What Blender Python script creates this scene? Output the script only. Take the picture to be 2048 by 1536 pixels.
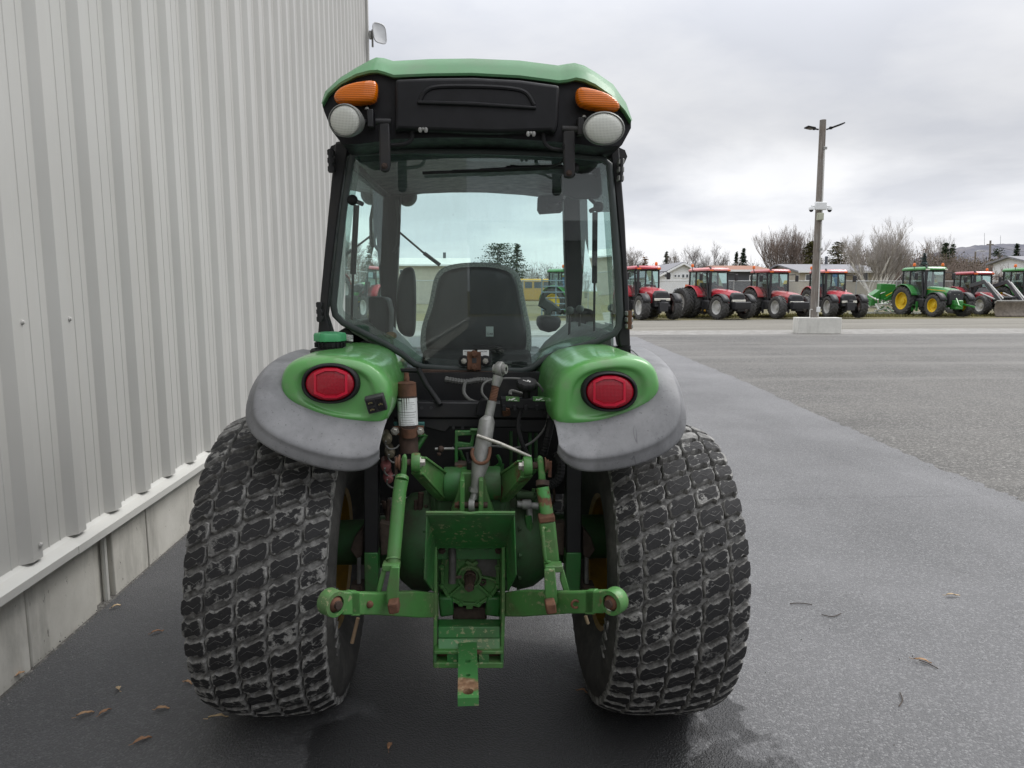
import bpy, bmesh, math, random
from mathutils import Vector, Matrix, noise
R = math.radians
random.seed(7)
for o in list(bpy.data.objects): bpy.data.objects.remove(o)
SC = bpy.context.scene
COL = SC.collection

# ------------------------------------------------------------------ camera
FPX, CAMH = 1420.0, 1.63
PITCH = math.atan((768 - 582) / FPX)
YAW = math.atan(97 * math.cos(PITCH) / FPX)
cam = bpy.data.cameras.new('camera')
cam.sensor_width = 36.0
cam.lens = 36.0 * FPX / 2048
cam.clip_start = 0.05
cam.clip_end = 20000
camo = bpy.data.objects.new('camera', cam)
COL.objects.link(camo)
camo.location = (0, 0, CAMH)
camo.rotation_euler = (math.pi / 2 - PITCH, 0, -YAW)
SC.camera = camo

# ------------------------------------------------------------------ sky and sun (overcast day)
SUN_EL, SUN_AZ = R(48), R(62)          # azimuth measured from +Y towards +X
w = bpy.data.worlds.new('World'); SC.world = w; w.use_nodes = True
nt = w.node_tree; nt.nodes.clear()
def wn(t, **k):
    n = nt.nodes.new(t)
    for a, b in k.items(): setattr(n, a, b)
    return n
def wmath(op, a, b=None):
    n = wn('ShaderNodeMath', operation=op)
    for i, x in enumerate((a, b)):
        if x is None: continue
        if isinstance(x, (int, float)): n.inputs[i].default_value = x
        else: nt.links.new(x, n.inputs[i])
    return n.outputs[0]
wout = wn('ShaderNodeOutputWorld'); bg = wn('ShaderNodeBackground')
sky = wn('ShaderNodeTexSky', sky_type='NISHITA'); sky.sun_disc = False
sky.sun_elevation = SUN_EL; sky.sun_rotation = SUN_AZ; sky.dust_density = 4.0
tc = wn('ShaderNodeTexCoord'); sx = wn('ShaderNodeSeparateXYZ')
nt.links.new(tc.outputs['Generated'], sx.inputs[0])
zc = wmath('MAXIMUM', sx.outputs[2], 0.0)
den = wmath('ADD', zc, 0.16)
cx_ = wmath('DIVIDE', sx.outputs[0], den); cy_ = wmath('DIVIDE', sx.outputs[1], den)
cmb = wn('ShaderNodeCombineXYZ')
nt.links.new(cx_, cmb.inputs[0]); nt.links.new(cy_, cmb.inputs[1])
def cloud(scale, det, rough, off, dist=0.0):
    mp = wn('ShaderNodeMapping'); mp.inputs['Location'].default_value = off
    n = wn('ShaderNodeTexNoise'); n.inputs['Scale'].default_value = scale
    n.inputs['Detail'].default_value = det; n.inputs['Roughness'].default_value = rough
    n.inputs['Distortion'].default_value = dist
    nt.links.new(cmb.outputs[0], mp.inputs[0]); nt.links.new(mp.outputs[0], n.inputs[0])
    return n.outputs[0]
n1 = cloud(0.55, 7, 0.52, (3.1, 1.7, 0), 0.3)
n2 = cloud(1.7, 6, 0.55, (7.3, -2.2, 2), 0.2)
dk = wmath('ADD', wmath('MULTIPLY', n1, 0.72), wmath('MULTIPLY', n2, 0.28))
# cloud deck: low bank bright near the horizon, heavier belly above it, brighter towards the zenith
el = wmath('ADD', zc, wmath('MULTIPLY', wmath('SUBTRACT', n1, 0.5), 0.22))
prof = wn('ShaderNodeValToRGB'); nt.links.new(el, prof.inputs[0])
cr = prof.color_ramp; cr.interpolation = 'B_SPLINE'
E0 = [(0.0, .36), (0.09, .37), (0.135, .35), (0.17, .285), (0.25, .29), (0.36, .37), (0.52, .56), (1.0, .95)]   # times 2.3 below
cr.elements[0].position = 0; cr.elements[1].position = 1
for p_, v_ in E0[1:-1]: cr.elements.new(p_)
for e_, (p_, v_) in zip(cr.elements, E0): e_.position = p_; e_.color = (v_, v_, v_, 1)
rmp = wn('ShaderNodeValToRGB'); nt.links.new(dk, rmp.inputs[0])
rr = rmp.color_ramp; rr.elements[0].position = 0.41; rr.elements[0].color = (1.04, 1.03, 1.015, 1)
rr.elements[1].position = 0.57; rr.elements[1].color = (0.78, 0.79, 0.82, 1)
mul = wn('ShaderNodeMix', data_type='RGBA', blend_type='MULTIPLY'); mul.inputs[0].default_value = 1
nt.links.new(prof.outputs[0], mul.inputs[6]); nt.links.new(rmp.outputs[0], mul.inputs[7])
tint = wn('ShaderNodeMix', data_type='RGBA', blend_type='MULTIPLY'); tint.inputs[0].default_value = 1
nt.links.new(mul.outputs[2], tint.inputs[6]); tint.inputs[7].default_value = (2.36, 2.40, 2.50, 1)
skm = wn('ShaderNodeMix', data_type='RGBA', blend_type='MULTIPLY'); skm.inputs[0].default_value = 1
nt.links.new(sky.outputs[0], skm.inputs[6]); skm.inputs[7].default_value = (0.1, 0.1, 0.1, 1)
mix = wn('ShaderNodeMix', data_type='RGBA'); mix.inputs[0].default_value = 0.93
nt.links.new(skm.outputs[2], mix.inputs[6]); nt.links.new(tint.outputs[2], mix.inputs[7])
nt.links.new(mix.outputs[2], bg.inputs[0]); bg.inputs[1].default_value = 1.0
nt.links.new(bg.outputs[0], wout.inputs[0])

sl = bpy.data.lights.new('sun', 'SUN'); sl.energy = 1.5; sl.angle = R(28); sl.color = (1.0, 0.975, 0.94)
so = bpy.data.objects.new('sun', sl); COL.objects.link(so)
sd = Vector((math.sin(SUN_AZ) * math.cos(SUN_EL), math.cos(SUN_AZ) * math.cos(SUN_EL), math.sin(SUN_EL)))
so.rotation_euler = sd.to_track_quat('Z', 'Y').to_euler()
so.location = (6, 0, 12)

SC.view_settings.view_transform = 'Standard'; SC.view_settings.look = 'None'
SC.view_settings.exposure = 0.22; SC.view_settings.gamma = 1.0
SC.view_settings.use_curve_mapping = False
SC.render.engine = 'CYCLES'
SC.cycles.max_bounces = 8; SC.cycles.transparent_max_bounces = 16
SC.cycles.use_denoising = True
SC.cycles.caustics_reflective = False; SC.cycles.caustics_refractive = False

# ------------------------------------------------------------------ measuring helpers
FW = Vector((math.sin(YAW) * math.cos(PITCH), math.cos(YAW) * math.cos(PITCH), -math.sin(PITCH)))
RT = Vector((math.cos(YAW), -math.sin(YAW), 0)); UP = RT.cross(FW)
CAM = Vector((0, 0, CAMH))
def ray(px, py): return FW + RT * ((px - 1024) / FPX) - UP * ((py - 768) / FPX)
def U(px, py, Y):                       # a point on the plane y = Y
    d = ray(px, py); return CAM + d * (Y / d.y)
def G(px, py, z=0.0):                   # a point on the level z
    d = ray(px, py); return CAM + d * ((z - CAMH) / d.z)
def SZ(n, Y): return n * Y * 1.0 / FPX  # a length of n pixels at distance Y
def V(*a): return Vector(a)

# ------------------------------------------------------------------ mesh helpers
class MB:
    def __init__(s): s.v = []; s.f = []; s.m = []
    def add(s, vs, fs, mi=0):
        b = len(s.v); s.v += [Vector(x) for x in vs]
        s.f += [tuple(i + b for i in f) for f in fs]; s.m += [mi] * len(fs); return s
    def box(s, c, d, M=None, mi=0):
        vs = [Vector((x * d[0] / 2, y * d[1] / 2, z * d[2] / 2)) for x in (-1, 1) for y in (-1, 1) for z in (-1, 1)]
        if M: vs = [M @ x for x in vs]
        c = Vector(c)
        return s.add([x + c for x in vs], [(0, 1, 3, 2), (4, 6, 7, 5), (0, 4, 5, 1), (2, 3, 7, 6), (0, 2, 6, 4), (1, 5, 7, 3)], mi)
    def hexa(s, p, mi=0):               # 8 points: lower ring of 4, then upper ring of 4
        return s.add(p, [(3, 2, 1, 0), (4, 5, 6, 7), (0, 1, 5, 4), (1, 2, 6, 5), (2, 3, 7, 6), (3, 0, 4, 7)], mi)
    def bar(s, a, b, wid, thk, side=None, mi=0):   # flat bar from a to b
        a, b = Vector(a), Vector(b); d = (b - a).normalized()
        sd_ = Vector(side) if side else (Vector((0, 0, 1)) if abs(d.z) < .9 else Vector((1, 0, 0)))
        u = (sd_ - d * sd_.dot(d)).normalized() * wid / 2; n = d.cross(u).normalized() * thk / 2
        return s.hexa([a - u - n, a + u - n, a + u + n, a - u + n, b - u - n, b + u - n, b + u + n, b - u + n], mi)
    def prism(s, pts, off, mi=0):
        n = len(pts); off = Vector(off); pts = [Vector(x) for x in pts]
        fs = [tuple(range(n)), tuple(range(2 * n - 1, n - 1, -1))] + [((i + 1) % n, i, i + n, (i + 1) % n + n) for i in range(n)]
        return s.add(pts + [x + off for x in pts], fs, mi)
    def loft(s, rings, closed=True, cap0=True, cap1=True, mi=0):
        n = len(rings[0]); vs = [x for r in rings for x in r]; fs = []
        for k in range(len(rings) - 1):
            for i in range(n if closed else n - 1):
                j = (i + 1) % n; fs.append((k * n + i, k * n + j, (k + 1) * n + j, (k + 1) * n + i))
        if closed and cap0: fs.append(tuple(range(n - 1, -1, -1)))
        if closed and cap1: fs.append(tuple(range((len(rings) - 1) * n, len(rings) * n)))
        return s.add(vs, fs, mi)
    def tube(s, pts, r, n=8, mi=0, caps=True):
        pts = [Vector(p) for p in pts]; k = len(pts)
        rs = r if isinstance(r, (list, tuple)) else [r] * k
        rings = []; u = None
        for i, p in enumerate(pts):
            d = (pts[min(i + 1, k - 1)] - pts[max(i - 1, 0)])
            d = d.normalized() if d.length > 1e-9 else Vector((0, 0, 1))
            if u is None:
                u = d.orthogonal().normalized()
            else:
                u = (u - d * u.dot(d)); u = u.normalized() if u.length > 1e-6 else d.orthogonal().normalized()
            v2 = d.cross(u)
            rings.append([p + (u * math.cos(2 * math.pi * j / n) + v2 * math.sin(2 * math.pi * j / n)) * rs[i] for j in range(n)])
        return s.loft(rings, True, caps, caps, mi)
    def lathe(s, prof, c, axis, n=24, mi=0, caps=True, start=0.0):     # prof: (radius, distance along axis)
        ax = Vector(axis).normalized(); u = ax.orthogonal().normalized(); v2 = ax.cross(u); c = Vector(c)
        rings = [[c + ax * h + (u * math.cos(start + 2 * math.pi * j / n) + v2 * math.sin(start + 2 * math.pi * j / n)) * max(r, 1e-4) for j in range(n)] for r, h in prof]
        return s.loft(rings, True, caps, caps, mi)
    def ball(s, c, r, nu=12, nv=8, mi=0):
        r = Vector(r) if not isinstance(r, (int, float)) else Vector((r, r, r)); c = Vector(c)
        rings = []
        for k in range(1, nv):
            t = math.pi * k / nv
            rings.append([c + Vector((r.x * math.sin(t) * math.cos(2 * math.pi * j / nu), r.y * math.sin(t) * math.sin(2 * math.pi * j / nu), -r.z * math.cos(t))) for j in range(nu)])
        return s.loft(rings, True, True, True, mi)
    def build(s, name, mats, parent=None, smooth=True, angle=38, bevel=0, seg=2, sub=0, local=False):
        me = bpy.data.meshes.new(name)
        o_ = Vector((0, 0, 0))
        if parent is not None and not local:
            q = parent
            while q: o_ = o_ + q.location; q = q.parent
        me.from_pydata([tuple(x - o_) for x in s.v], [], s.f)
        if not isinstance(mats, (list, tuple)): mats = [mats]
        for m_ in mats: me.materials.append(m_)
        if any(s.m): me.polygons.foreach_set('material_index', s.m)
        bm = bmesh.new(); bm.from_mesh(me); bmesh.ops.recalc_face_normals(bm, faces=bm.faces); bm.to_mesh(me); bm.free()
        if smooth:
            me.polygons.foreach_set('use_smooth', [True] * len(me.polygons))
            if not sub: me.set_sharp_from_angle(angle=R(angle))
        me.update()
        o = bpy.data.objects.new(name, me); COL.objects.link(o)
        if parent is not None: o.parent = parent
        if bevel:
            b = o.modifiers.new('bevel', 'BEVEL'); b.width = bevel; b.segments = seg; b.limit_method = 'ANGLE'; b.angle_limit = R(35)
        if sub:
            b = o.modifiers.new('sub', 'SUBSURF'); b.levels = sub; b.render_levels = sub
        return o

def tag(o, label, cat, group=None, kind=None):
    if label: o['label'] = label
    if cat: o['category'] = cat
    if group: o['group'] = group
    if kind: o['kind'] = kind
    return o
def structure(o): o['kind'] = 'structure'; return o
def empty(name, loc, label=None, cat=None, group=None, rz=0.0):
    o = bpy.data.objects.new(name, None); COL.objects.link(o); o.location = loc; o.rotation_euler = (0, 0, rz)
    o.empty_display_size = 0.2
    return tag(o, label, cat, group)
def copy_tree(o, parent=None):
    c = o.copy(); COL.objects.link(c); c.parent = parent
    for ch in o.children: copy_tree(ch, c)
    return c
def text_mesh(body, size, M, mat, name, parent, extrude=0.0008):
    cu = bpy.data.curves.new('t', 'FONT'); cu.body = body; cu.size = size; cu.extrude = extrude
    cu.align_x = 'CENTER'; cu.align_y = 'CENTER'; cu.resolution_u = 2
    t = bpy.data.objects.new('t', cu); COL.objects.link(t)
    dg = bpy.context.evaluated_depsgraph_get(); dg.update()
    me = bpy.data.meshes.new_from_object(t.evaluated_get(dg))
    bpy.data.objects.remove(t); bpy.data.curves.remove(cu)
    o_ = Vector((0, 0, 0)); q = parent
    while q: o_ = o_ + q.location; q = q.parent
    me.transform(Matrix.Translation(-o_) @ M)
    me.materials.clear(); me.materials.append(mat)
    o = bpy.data.objects.new(name, me); COL.objects.link(o); o.parent = parent
    return o
FACE = Matrix(((1, 0, 0), (0, 0, -1), (0, 1, 0)))      # text that faces -Y
def facing(p, rot=0.0, tilt=0.0):
    return Matrix.Translation(p) @ (FACE @ Matrix.Rotation(rot, 3, 'Z')).to_4x4()
# ------------------------------------------------------------------ materials
class Mat:
    def __init__(s, name):
        s.m = bpy.data.materials.new(name); s.m.use_nodes = True; s.t = s.m.node_tree
        s.b = s.t.nodes['Principled BSDF']; s.tc = None
    def node(s, t, **k):
        n = s.t.nodes.new(t)
        for a, b in k.items(): setattr(n, a, b)
        return n
    def link(s, a, b): s.t.links.new(a, b)
    def co(s, scale=(1, 1, 1), off=(0, 0, 0), rot=(0, 0, 0), world=False):
        if world:
            src = s.node('ShaderNodeNewGeometry').outputs['Position']
        else:
            if s.tc is None: s.tc = s.node('ShaderNodeTexCoord')
            src = s.tc.outputs['Object']
        mp = s.node('ShaderNodeMapping')
        mp.inputs['Scale'].default_value = scale; mp.inputs['Location'].default_value = off; mp.inputs['Rotation'].default_value = rot
        s.link(src, mp.inputs[0]); return mp.outputs[0]
    def noise(s, scale, det=4, rough=.55, co=None, dist=0):
        n = s.node('ShaderNodeTexNoise'); n.inputs['Scale'].default_value = scale
        n.inputs['Detail'].default_value = det; n.inputs['Roughness'].default_value = rough; n.inputs['Distortion'].default_value = dist
        s.link(co if co is not None else s.co(), n.inputs[0]); return n.outputs[0]
    def voro(s, scale, co=None, feature='F1', out=0):
        n = s.node('ShaderNodeTexVoronoi', feature=feature); n.inputs['Scale'].default_value = scale
        s.link(co if co is not None else s.co(), n.inputs[0]); return n.outputs[out]
    def ramp(s, fac, stops, interp='LINEAR'):
        n = s.node('ShaderNodeValToRGB'); s.link(fac, n.inputs[0]); r = n.color_ramp; r.interpolation = interp
        while len(r.elements) < len(stops): r.elements.new(0.5)
        for e, (p, c) in zip(r.elements, stops):
            e.position = p
            e.color = (c, c, c, 1) if isinstance(c, (int, float)) else (c[0], c[1], c[2], 1)
        return n.outputs[0]
    def mixc(s, fac, a, b, mode='MIX'):
        n = s.node('ShaderNodeMix', data_type='RGBA', blend_type=mode)
        for i, x in ((0, fac), (6, a), (7, b)):
            if isinstance(x, (int, float)): n.inputs[i].default_value = x if i == 0 else (x, x, x, 1)
            elif isinstance(x, tuple): n.inputs[i].default_value = (x[0], x[1], x[2], 1)
            else: s.link(x, n.inputs[i])
        return n.outputs[2]
    def math(s, op, a, b=None):
        n = s.node('ShaderNodeMath', operation=op)
        for i, x in enumerate((a, b)):
            if x is None: continue
            if isinstance(x, (int, float)): n.inputs[i].default_value = x
            else: s.link(x, n.inputs[i])
        return n.outputs[0]
    def set(s, **k):
        names = dict(color='Base Color', rough='Roughness', metal='Metallic', spec='Specular IOR Level', coat='Coat Weight', coatr='Coat Roughness',
                     trans='Transmission Weight', alpha='Alpha', emit='Emission Color', emits='Emission Strength', ior='IOR', sheen='Sheen Weight')
        for a, v in k.items():
            i = s.b.inputs[names[a]]
            if isinstance(v, tuple): i.default_value = (v[0], v[1], v[2], 1)
            elif isinstance(v, (int, float)): i.default_value = v
            else: s.link(v, i)
        return s
    def bump(s, h, strength=.3, dist=.01):
        n = s.node('ShaderNodeBump'); n.inputs['Strength'].default_value = strength; n.inputs['Distance'].default_value = dist
        s.link(h, n.inputs['Height']); s.link(n.outputs[0], s.b.inputs['Normal']); return s

def simple(name, c, rough=.5, metal=0, var=.12, nscale=9, bump=0, bscale=200, coat=0, world=False, spec=.5):
    M = Mat(name); co = M.co(world=world)
    n = M.noise(nscale, 5, .6, co)
    d = tuple(x * (1 - var) for x in c); l = tuple(min(1, x * (1 + var)) for x in c)
    M.set(color=M.ramp(n, [(.3, d), (.7, l)]), rough=M.ramp(M.noise(nscale * 2.3, 4, .6, co), [(.3, max(0, rough - .08)), (.7, min(1, rough + .1))]), metal=metal, coat=coat, spec=spec)
    if bump: M.bump(M.noise(bscale, 3, .6, co), bump, .003)
    return M.m

def paint(name, c, rough=.35, coat=.3, dirt=(.16, .12, .085), amt=.35, rust=0.0, dscale=7, bump=.0, chips=0.0):
    """painted metal with dust settling in patches, rust breaking through, and pale chips"""
    M = Mat(name); co = M.co()
    base = M.ramp(M.noise(3.1, 3, .5, co), [(.3, tuple(x * .9 for x in c)), (.7, tuple(min(1, x * 1.1) for x in c))])
    dn = M.noise(dscale, 8, .68, co)
    df = M.ramp(dn, [(.62 - amt * .45, 0.0), (.86 - amt * .25, .85)])
    col = M.mixc(df, base, dirt)
    ro = M.ramp(dn, [(.35, rough), (.7, min(.9, rough + .35))])
    if chips:
        cn = M.noise(60, 4, .6, co); big = M.noise(6, 3, .5, M.co(off=(4, 2, 1)))
        cf = M.math('MULTIPLY', M.ramp(cn, [(.61 - chips * .05, 0.0), (.65 - chips * .05, .85)]), M.ramp(big, [(.47, 0.0), (.60, 1.0)]))
        col = M.mixc(cf, col, (.25, .27, .14))
    if rust:
        rn = M.noise(5.2, 9, .66, M.co(off=(9, 4, 7)))
        rf = M.ramp(rn, [(.66 - rust * .3, 0.0), (.70 - rust * .3, 1.0)])
        rc = M.ramp(M.noise(45, 5, .6, co), [(.3, (.075, .032, .018)), (.7, (.19, .085, .045))])
        col = M.mixc(rf, col, rc); ro = M.mixc(rf, ro, .85)
    M.set(color=col, rough=ro, coat=coat, coatr=.12)
    if bump: M.bump(M.noise(160, 3, .6, co), bump, .002)
    return M.m

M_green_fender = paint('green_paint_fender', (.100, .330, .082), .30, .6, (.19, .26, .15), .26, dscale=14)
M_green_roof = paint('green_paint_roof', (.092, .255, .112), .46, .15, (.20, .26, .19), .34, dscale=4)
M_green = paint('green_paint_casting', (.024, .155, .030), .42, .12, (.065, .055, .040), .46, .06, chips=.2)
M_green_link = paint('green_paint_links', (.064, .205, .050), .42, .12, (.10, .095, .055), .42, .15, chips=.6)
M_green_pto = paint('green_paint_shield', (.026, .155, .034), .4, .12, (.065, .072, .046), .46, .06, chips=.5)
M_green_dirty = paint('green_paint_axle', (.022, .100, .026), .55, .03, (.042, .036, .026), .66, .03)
def drawbar_paint():                   # bare and rusty where the hitch pin has rubbed round the end hole
    M = Mat('green_paint_drawbar_worn'); co = M.co()
    n = M.noise(9, 8, .66, co); d = M.node('ShaderNodeVectorMath', operation='DISTANCE'); M.link(M.co(scale=(1, .9, 1), world=True), d.inputs[0]); d.inputs[1].default_value = (0.0, 2.05 * .9, .42)
    f = M.ramp(M.math('ADD', d.outputs['Value'], M.math('MULTIPLY', M.math('SUBTRACT', n, .5), .11)), [(.036, 1.0), (.050, 0.0)])
    g = M.ramp(M.noise(5, 4, .5, co), [(.3, (.040, .17, .044)), (.7, (.055, .21, .055))])
    g = M.mixc(M.ramp(M.noise(48, 5, .6, co), [(.60, 0.0), (.64, .8)]), g, (.24, .25, .14))
    M.set(color=M.mixc(f, g, M.ramp(M.noise(60, 6, .65, co), [(.3, (.11, .055, .03)), (.55, (.26, .15, .085)), (.7, (.36, .29, .20))])), rough=.6); return M.m
M_draw = paint('green_paint_drawbar', (.042, .19, .048), .48, .05, (.12, .11, .06), .42, .42, chips=.8)
M_cap = simple('green_plastic_cap', (.05, .30, .12), .35, var=.08)
M_yellow = paint('yellow_paint_rim', (.40, .23, .012), .45, .1, (.07, .05, .03), .6, .05)
M_black = paint('black_paint', (.0075, .0075, .009), .42, .03, (.040, .036, .032), .26, .0)
M_blackp = simple('black_plastic', (.0085, .0085, .010), .5, var=.3, bump=.12, bscale=420, spec=.3)
M_rubber = simple('black_rubber', (.010, .010, .011), .6, var=.3, spec=.35)
M_seal = simple('window_seal_rubber', (.035, .045, .043), .42, var=.2)
def gray_plastic():
    M = Mat('weathered_grey_plastic'); co = M.co()
    n = M.noise(6, 9, .7, co); st = M.noise(9, 6, .65, M.co(scale=(1, 1, .35), off=(3, 1, 5)))
    c = M.ramp(n, [(.30, (.148, .149, .155)), (.5, (.208, .210, .216)), (.72, (.280, .282, .288))])
    c = M.mixc(M.ramp(st, [(.5, 0.0), (.66, .55)]), c, (.108, .109, .114))
    sp = M.noise(130, 2, .5, co); c = M.mixc(M.ramp(sp, [(.66, 0.0), (.72, .55)]), c, (.06, .06, .065))
    ln = M.math('ABSOLUTE', M.math('SUBTRACT', M.noise(7, 2, .4, M.co(off=(6, 3, 2)), .6), .5))
    c = M.mixc(M.math('MULTIPLY', M.ramp(ln, [(.0, 1.0), (.006, 0.0)]), M.ramp(M.noise(5, 3, .5, M.co(off=(1, 8, 2))), [(.54, 0.0), (.60, .7)])), c, (.05, .05, .056))
    M.set(color=c, rough=M.ramp(n, [(.3, .5), (.7, .68)])).bump(M.noise(300, 3, .6, co), .16, .002)
    return M.m
M_gray = gray_plastic()
def rusty(name, a, b, rough=.8, metal=0):
    M = Mat(name); n = M.noise(22, 8, .65)
    M.set(color=M.ramp(n, [(.3, a), (.7, b)]), rough=rough, metal=metal).bump(M.noise(120, 5, .6), .3, .002); return M.m
M_rust = rusty('rusty_iron', (.055, .024, .014), (.17, .075, .040))
M_rustd = rusty('dark_rusty_iron', (.022, .014, .011), (.085, .050, .036))
M_steel = rusty('zinc_steel', (.20, .20, .19), (.36, .36, .34), .48, .35)
M_bolt = rusty('zinc_bolt', (.30, .29, .26), (.5, .48, .43), .4, .6)
M_dust = rusty('mud_caked_iron', (.040, .028, .021), (.105, .078, .060), .9)
M_teal = simple('teal_bracket', (.02, .10, .09), .5)
M_pink = simple('faded_red_rubber', (.16, .05, .05), .6)
M_brass = rusty('dirty_brass', (.05, .045, .03), (.15, .13, .09), .5, .4)
M_hose = simple('grey_hose', (.11, .11, .105), .6, var=.3)
M_white = simple('white_sticker', (.72, .73, .72), .5, var=.05)
M_ink = simple('printing_ink', (.03, .03, .032), .5)
M_inkw = simple('white_ink', (.7, .7, .68), .5, var=.03)
M_inky = simple('yellow_ink', (.22, .19, .08), .5)
M_pad = simple('grey_switch_plastic', (.035, .035, .036), .5, var=.2)
def lens(name, c, grid, ribs=False, dim=.72):
    M = Mat(name); co = M.co()
    s1 = M.node('ShaderNodeTexWave', wave_type='BANDS', bands_direction='X'); s1.inputs['Scale'].default_value = grid
    s2 = M.node('ShaderNodeTexWave', wave_type='BANDS', bands_direction='Z'); s2.inputs['Scale'].default_value = grid
    M.link(co, s1.inputs[0]); M.link(co, s2.inputs[0])
    h = M.math('ADD', s2.outputs[1], s2.outputs[1]) if ribs else M.math('ADD', s1.outputs[1], s2.outputs[1])
    d = tuple(x * dim for x in c)
    M.set(color=M.ramp(h, [(.3, d), (1.0, c)]), rough=.22, coat=.35, coatr=.04, spec=.4).bump(h, .28, .0015)
    return M.m
M_red = lens('red_lens', (.37, .003, .018), 70)
M_redb = simple('red_reflector', (.58, .005, .034), .35, coat=.1)
M_amber = lens('amber_lens', (.72, .165, .001), 44, True, .75)
M_clear = lens('clear_lens', (.62, .63, .57), 64, False, .6)
M_chrome = simple('lamp_rim', (.16, .165, .155), .4, metal=.3)
def glass(name, tint, refl=1.0, dirt=.05):
    M = Mat(name); M.t.nodes.remove(M.b)
    out = [n for n in M.t.nodes if n.type == 'OUTPUT_MATERIAL'][0]
    tr = M.node('ShaderNodeBsdfTransparent'); tr.inputs[0].default_value = (*tint, 1)
    gl = M.node('ShaderNodeBsdfGlossy'); gl.inputs['Roughness'].default_value = .015; gl.inputs[0].default_value = (.95, 1, .98, 1)
    fr = M.node('ShaderNodeFresnel'); fr.inputs[0].default_value = 1.5
    f2 = M.math('MULTIPLY', fr.outputs[0], 1.5 * refl)
    m1 = M.node('ShaderNodeMixShader'); M.link(f2, m1.inputs[0]); M.link(tr.outputs[0], m1.inputs[1]); M.link(gl.outputs[0], m1.inputs[2])
    df = M.node('ShaderNodeBsdfDiffuse'); df.inputs[0].default_value = (.5, .52, .5, 1)
    co = M.co(scale=(1, 1, .25))
    dn = M.math('ADD', M.math('MULTIPLY', M.ramp(M.noise(26, 6, .7, co), [(.45, 0.0), (.8, 1.0)]), dirt * 1.6), M.math('MULTIPLY', M.ramp(M.noise(170, 2, .5), [(.72, 0.0), (.76, 1.0)]), .2))
    dn = M.math('ADD', dn, dirt * .4)
    m2 = M.node('ShaderNodeMixShader'); M.link(dn, m2.inputs[0]); M.link(m1.outputs[0], m2.inputs[1]); M.link(df.outputs[0], m2.inputs[2])
    M.link(m2.outputs[0], out.inputs[0]); return M.m
M_glass = glass('tinted_cab_glass', (.88, 1.0, .975), 1.25, .03)
M_glass2 = glass('tinted_cab_glass_front', (.88, 1.0, .975), .6, .01)
M_frit = glass('smoked_glass_border', (.40, .47, .45), 1.0, .05)
M_glassd = glass('far_cab_glass', (.66, .78, .76), .8, .05)
M_glassh = simple('house_window_glass', (.06, .07, .08), .12, coat=.6, world=True)
M_fabric = simple('grey_seat_fabric', (.34, .35, .33), .9, var=.55, nscale=160)
M_seat = simple('black_seat_shell', (.012, .012, .013), .4, var=.2)
M_trim = simple('grey_interior_plastic', (.20, .215, .20), .6, var=.1)
M_dkint = simple('dark_interior_plastic', (.03, .031, .032), .6)

def tyre_mat(name, top):
    M = Mat(name); co = M.co(world=True)
    n = M.noise(30, 9, .70, co); n2 = M.noise(110, 5, .65, co); b = M.noise(4.2, 3, .5, co)
    if top:      # worn block faces: near black with pale dust scuffed on in patches
        c = M.ramp(n2, [(.35, (.010, .010, .011)), (.75, (.026, .025, .025))])
        oi = M.node('ShaderNodeObjectInfo'); wv = M.math('ADD', n, M.math('MULTIPLY', M.math('SUBTRACT', oi.outputs['Random'], .5), .12))
        at_ = M.node('ShaderNodeAttribute'); at_.attribute_name = 'edge'      # dust clings to the rims of the blocks
        wv = M.math('ADD', wv, M.math('MULTIPLY', M.math('POWER', at_.outputs['Fac'], 2.0), .135))
        f = M.math('MULTIPLY', M.ramp(wv, [(.585, 0.0), (.64, .95)]), M.ramp(b, [(.40, .45), (.58, 1.0)]))
        c = M.mixc(f, c, M.ramp(n2, [(.3, (.15, .147, .14)), (.7, (.34, .335, .315))]))
    else:
        c = M.ramp(n, [(.30, (.066, .064, .061)), (.48, (.148, .145, .138)), (.66, (.32, .315, .30))])
        c = M.mixc(M.ramp(n2, [(.6, 0.0), (.75, .6)]), c, (.44, .43, .40))
    M.set(color=c, rough=M.ramp(n2, [(.3, .62), (.7, .9)]), spec=.35).bump(n2, .35, .003)
    return M.m
M_tread = tyre_mat('tyre_block_face', True)
M_tyre = tyre_mat('tyre_dusty_rubber', False)
def sidewall():
    M = Mat('tyre_sidewall'); co = M.co(); n = M.noise(9, 8, .7, co)
    M.set(color=M.ramp(n, [(.3, (.028, .027, .026)), (.55, (.060, .058, .054)), (.75, (.12, .115, .105))]), rough=.75, spec=.35).bump(M.noise(60, 5, .6, co), .2, .003); return M.m
M_side = sidewall()

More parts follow.
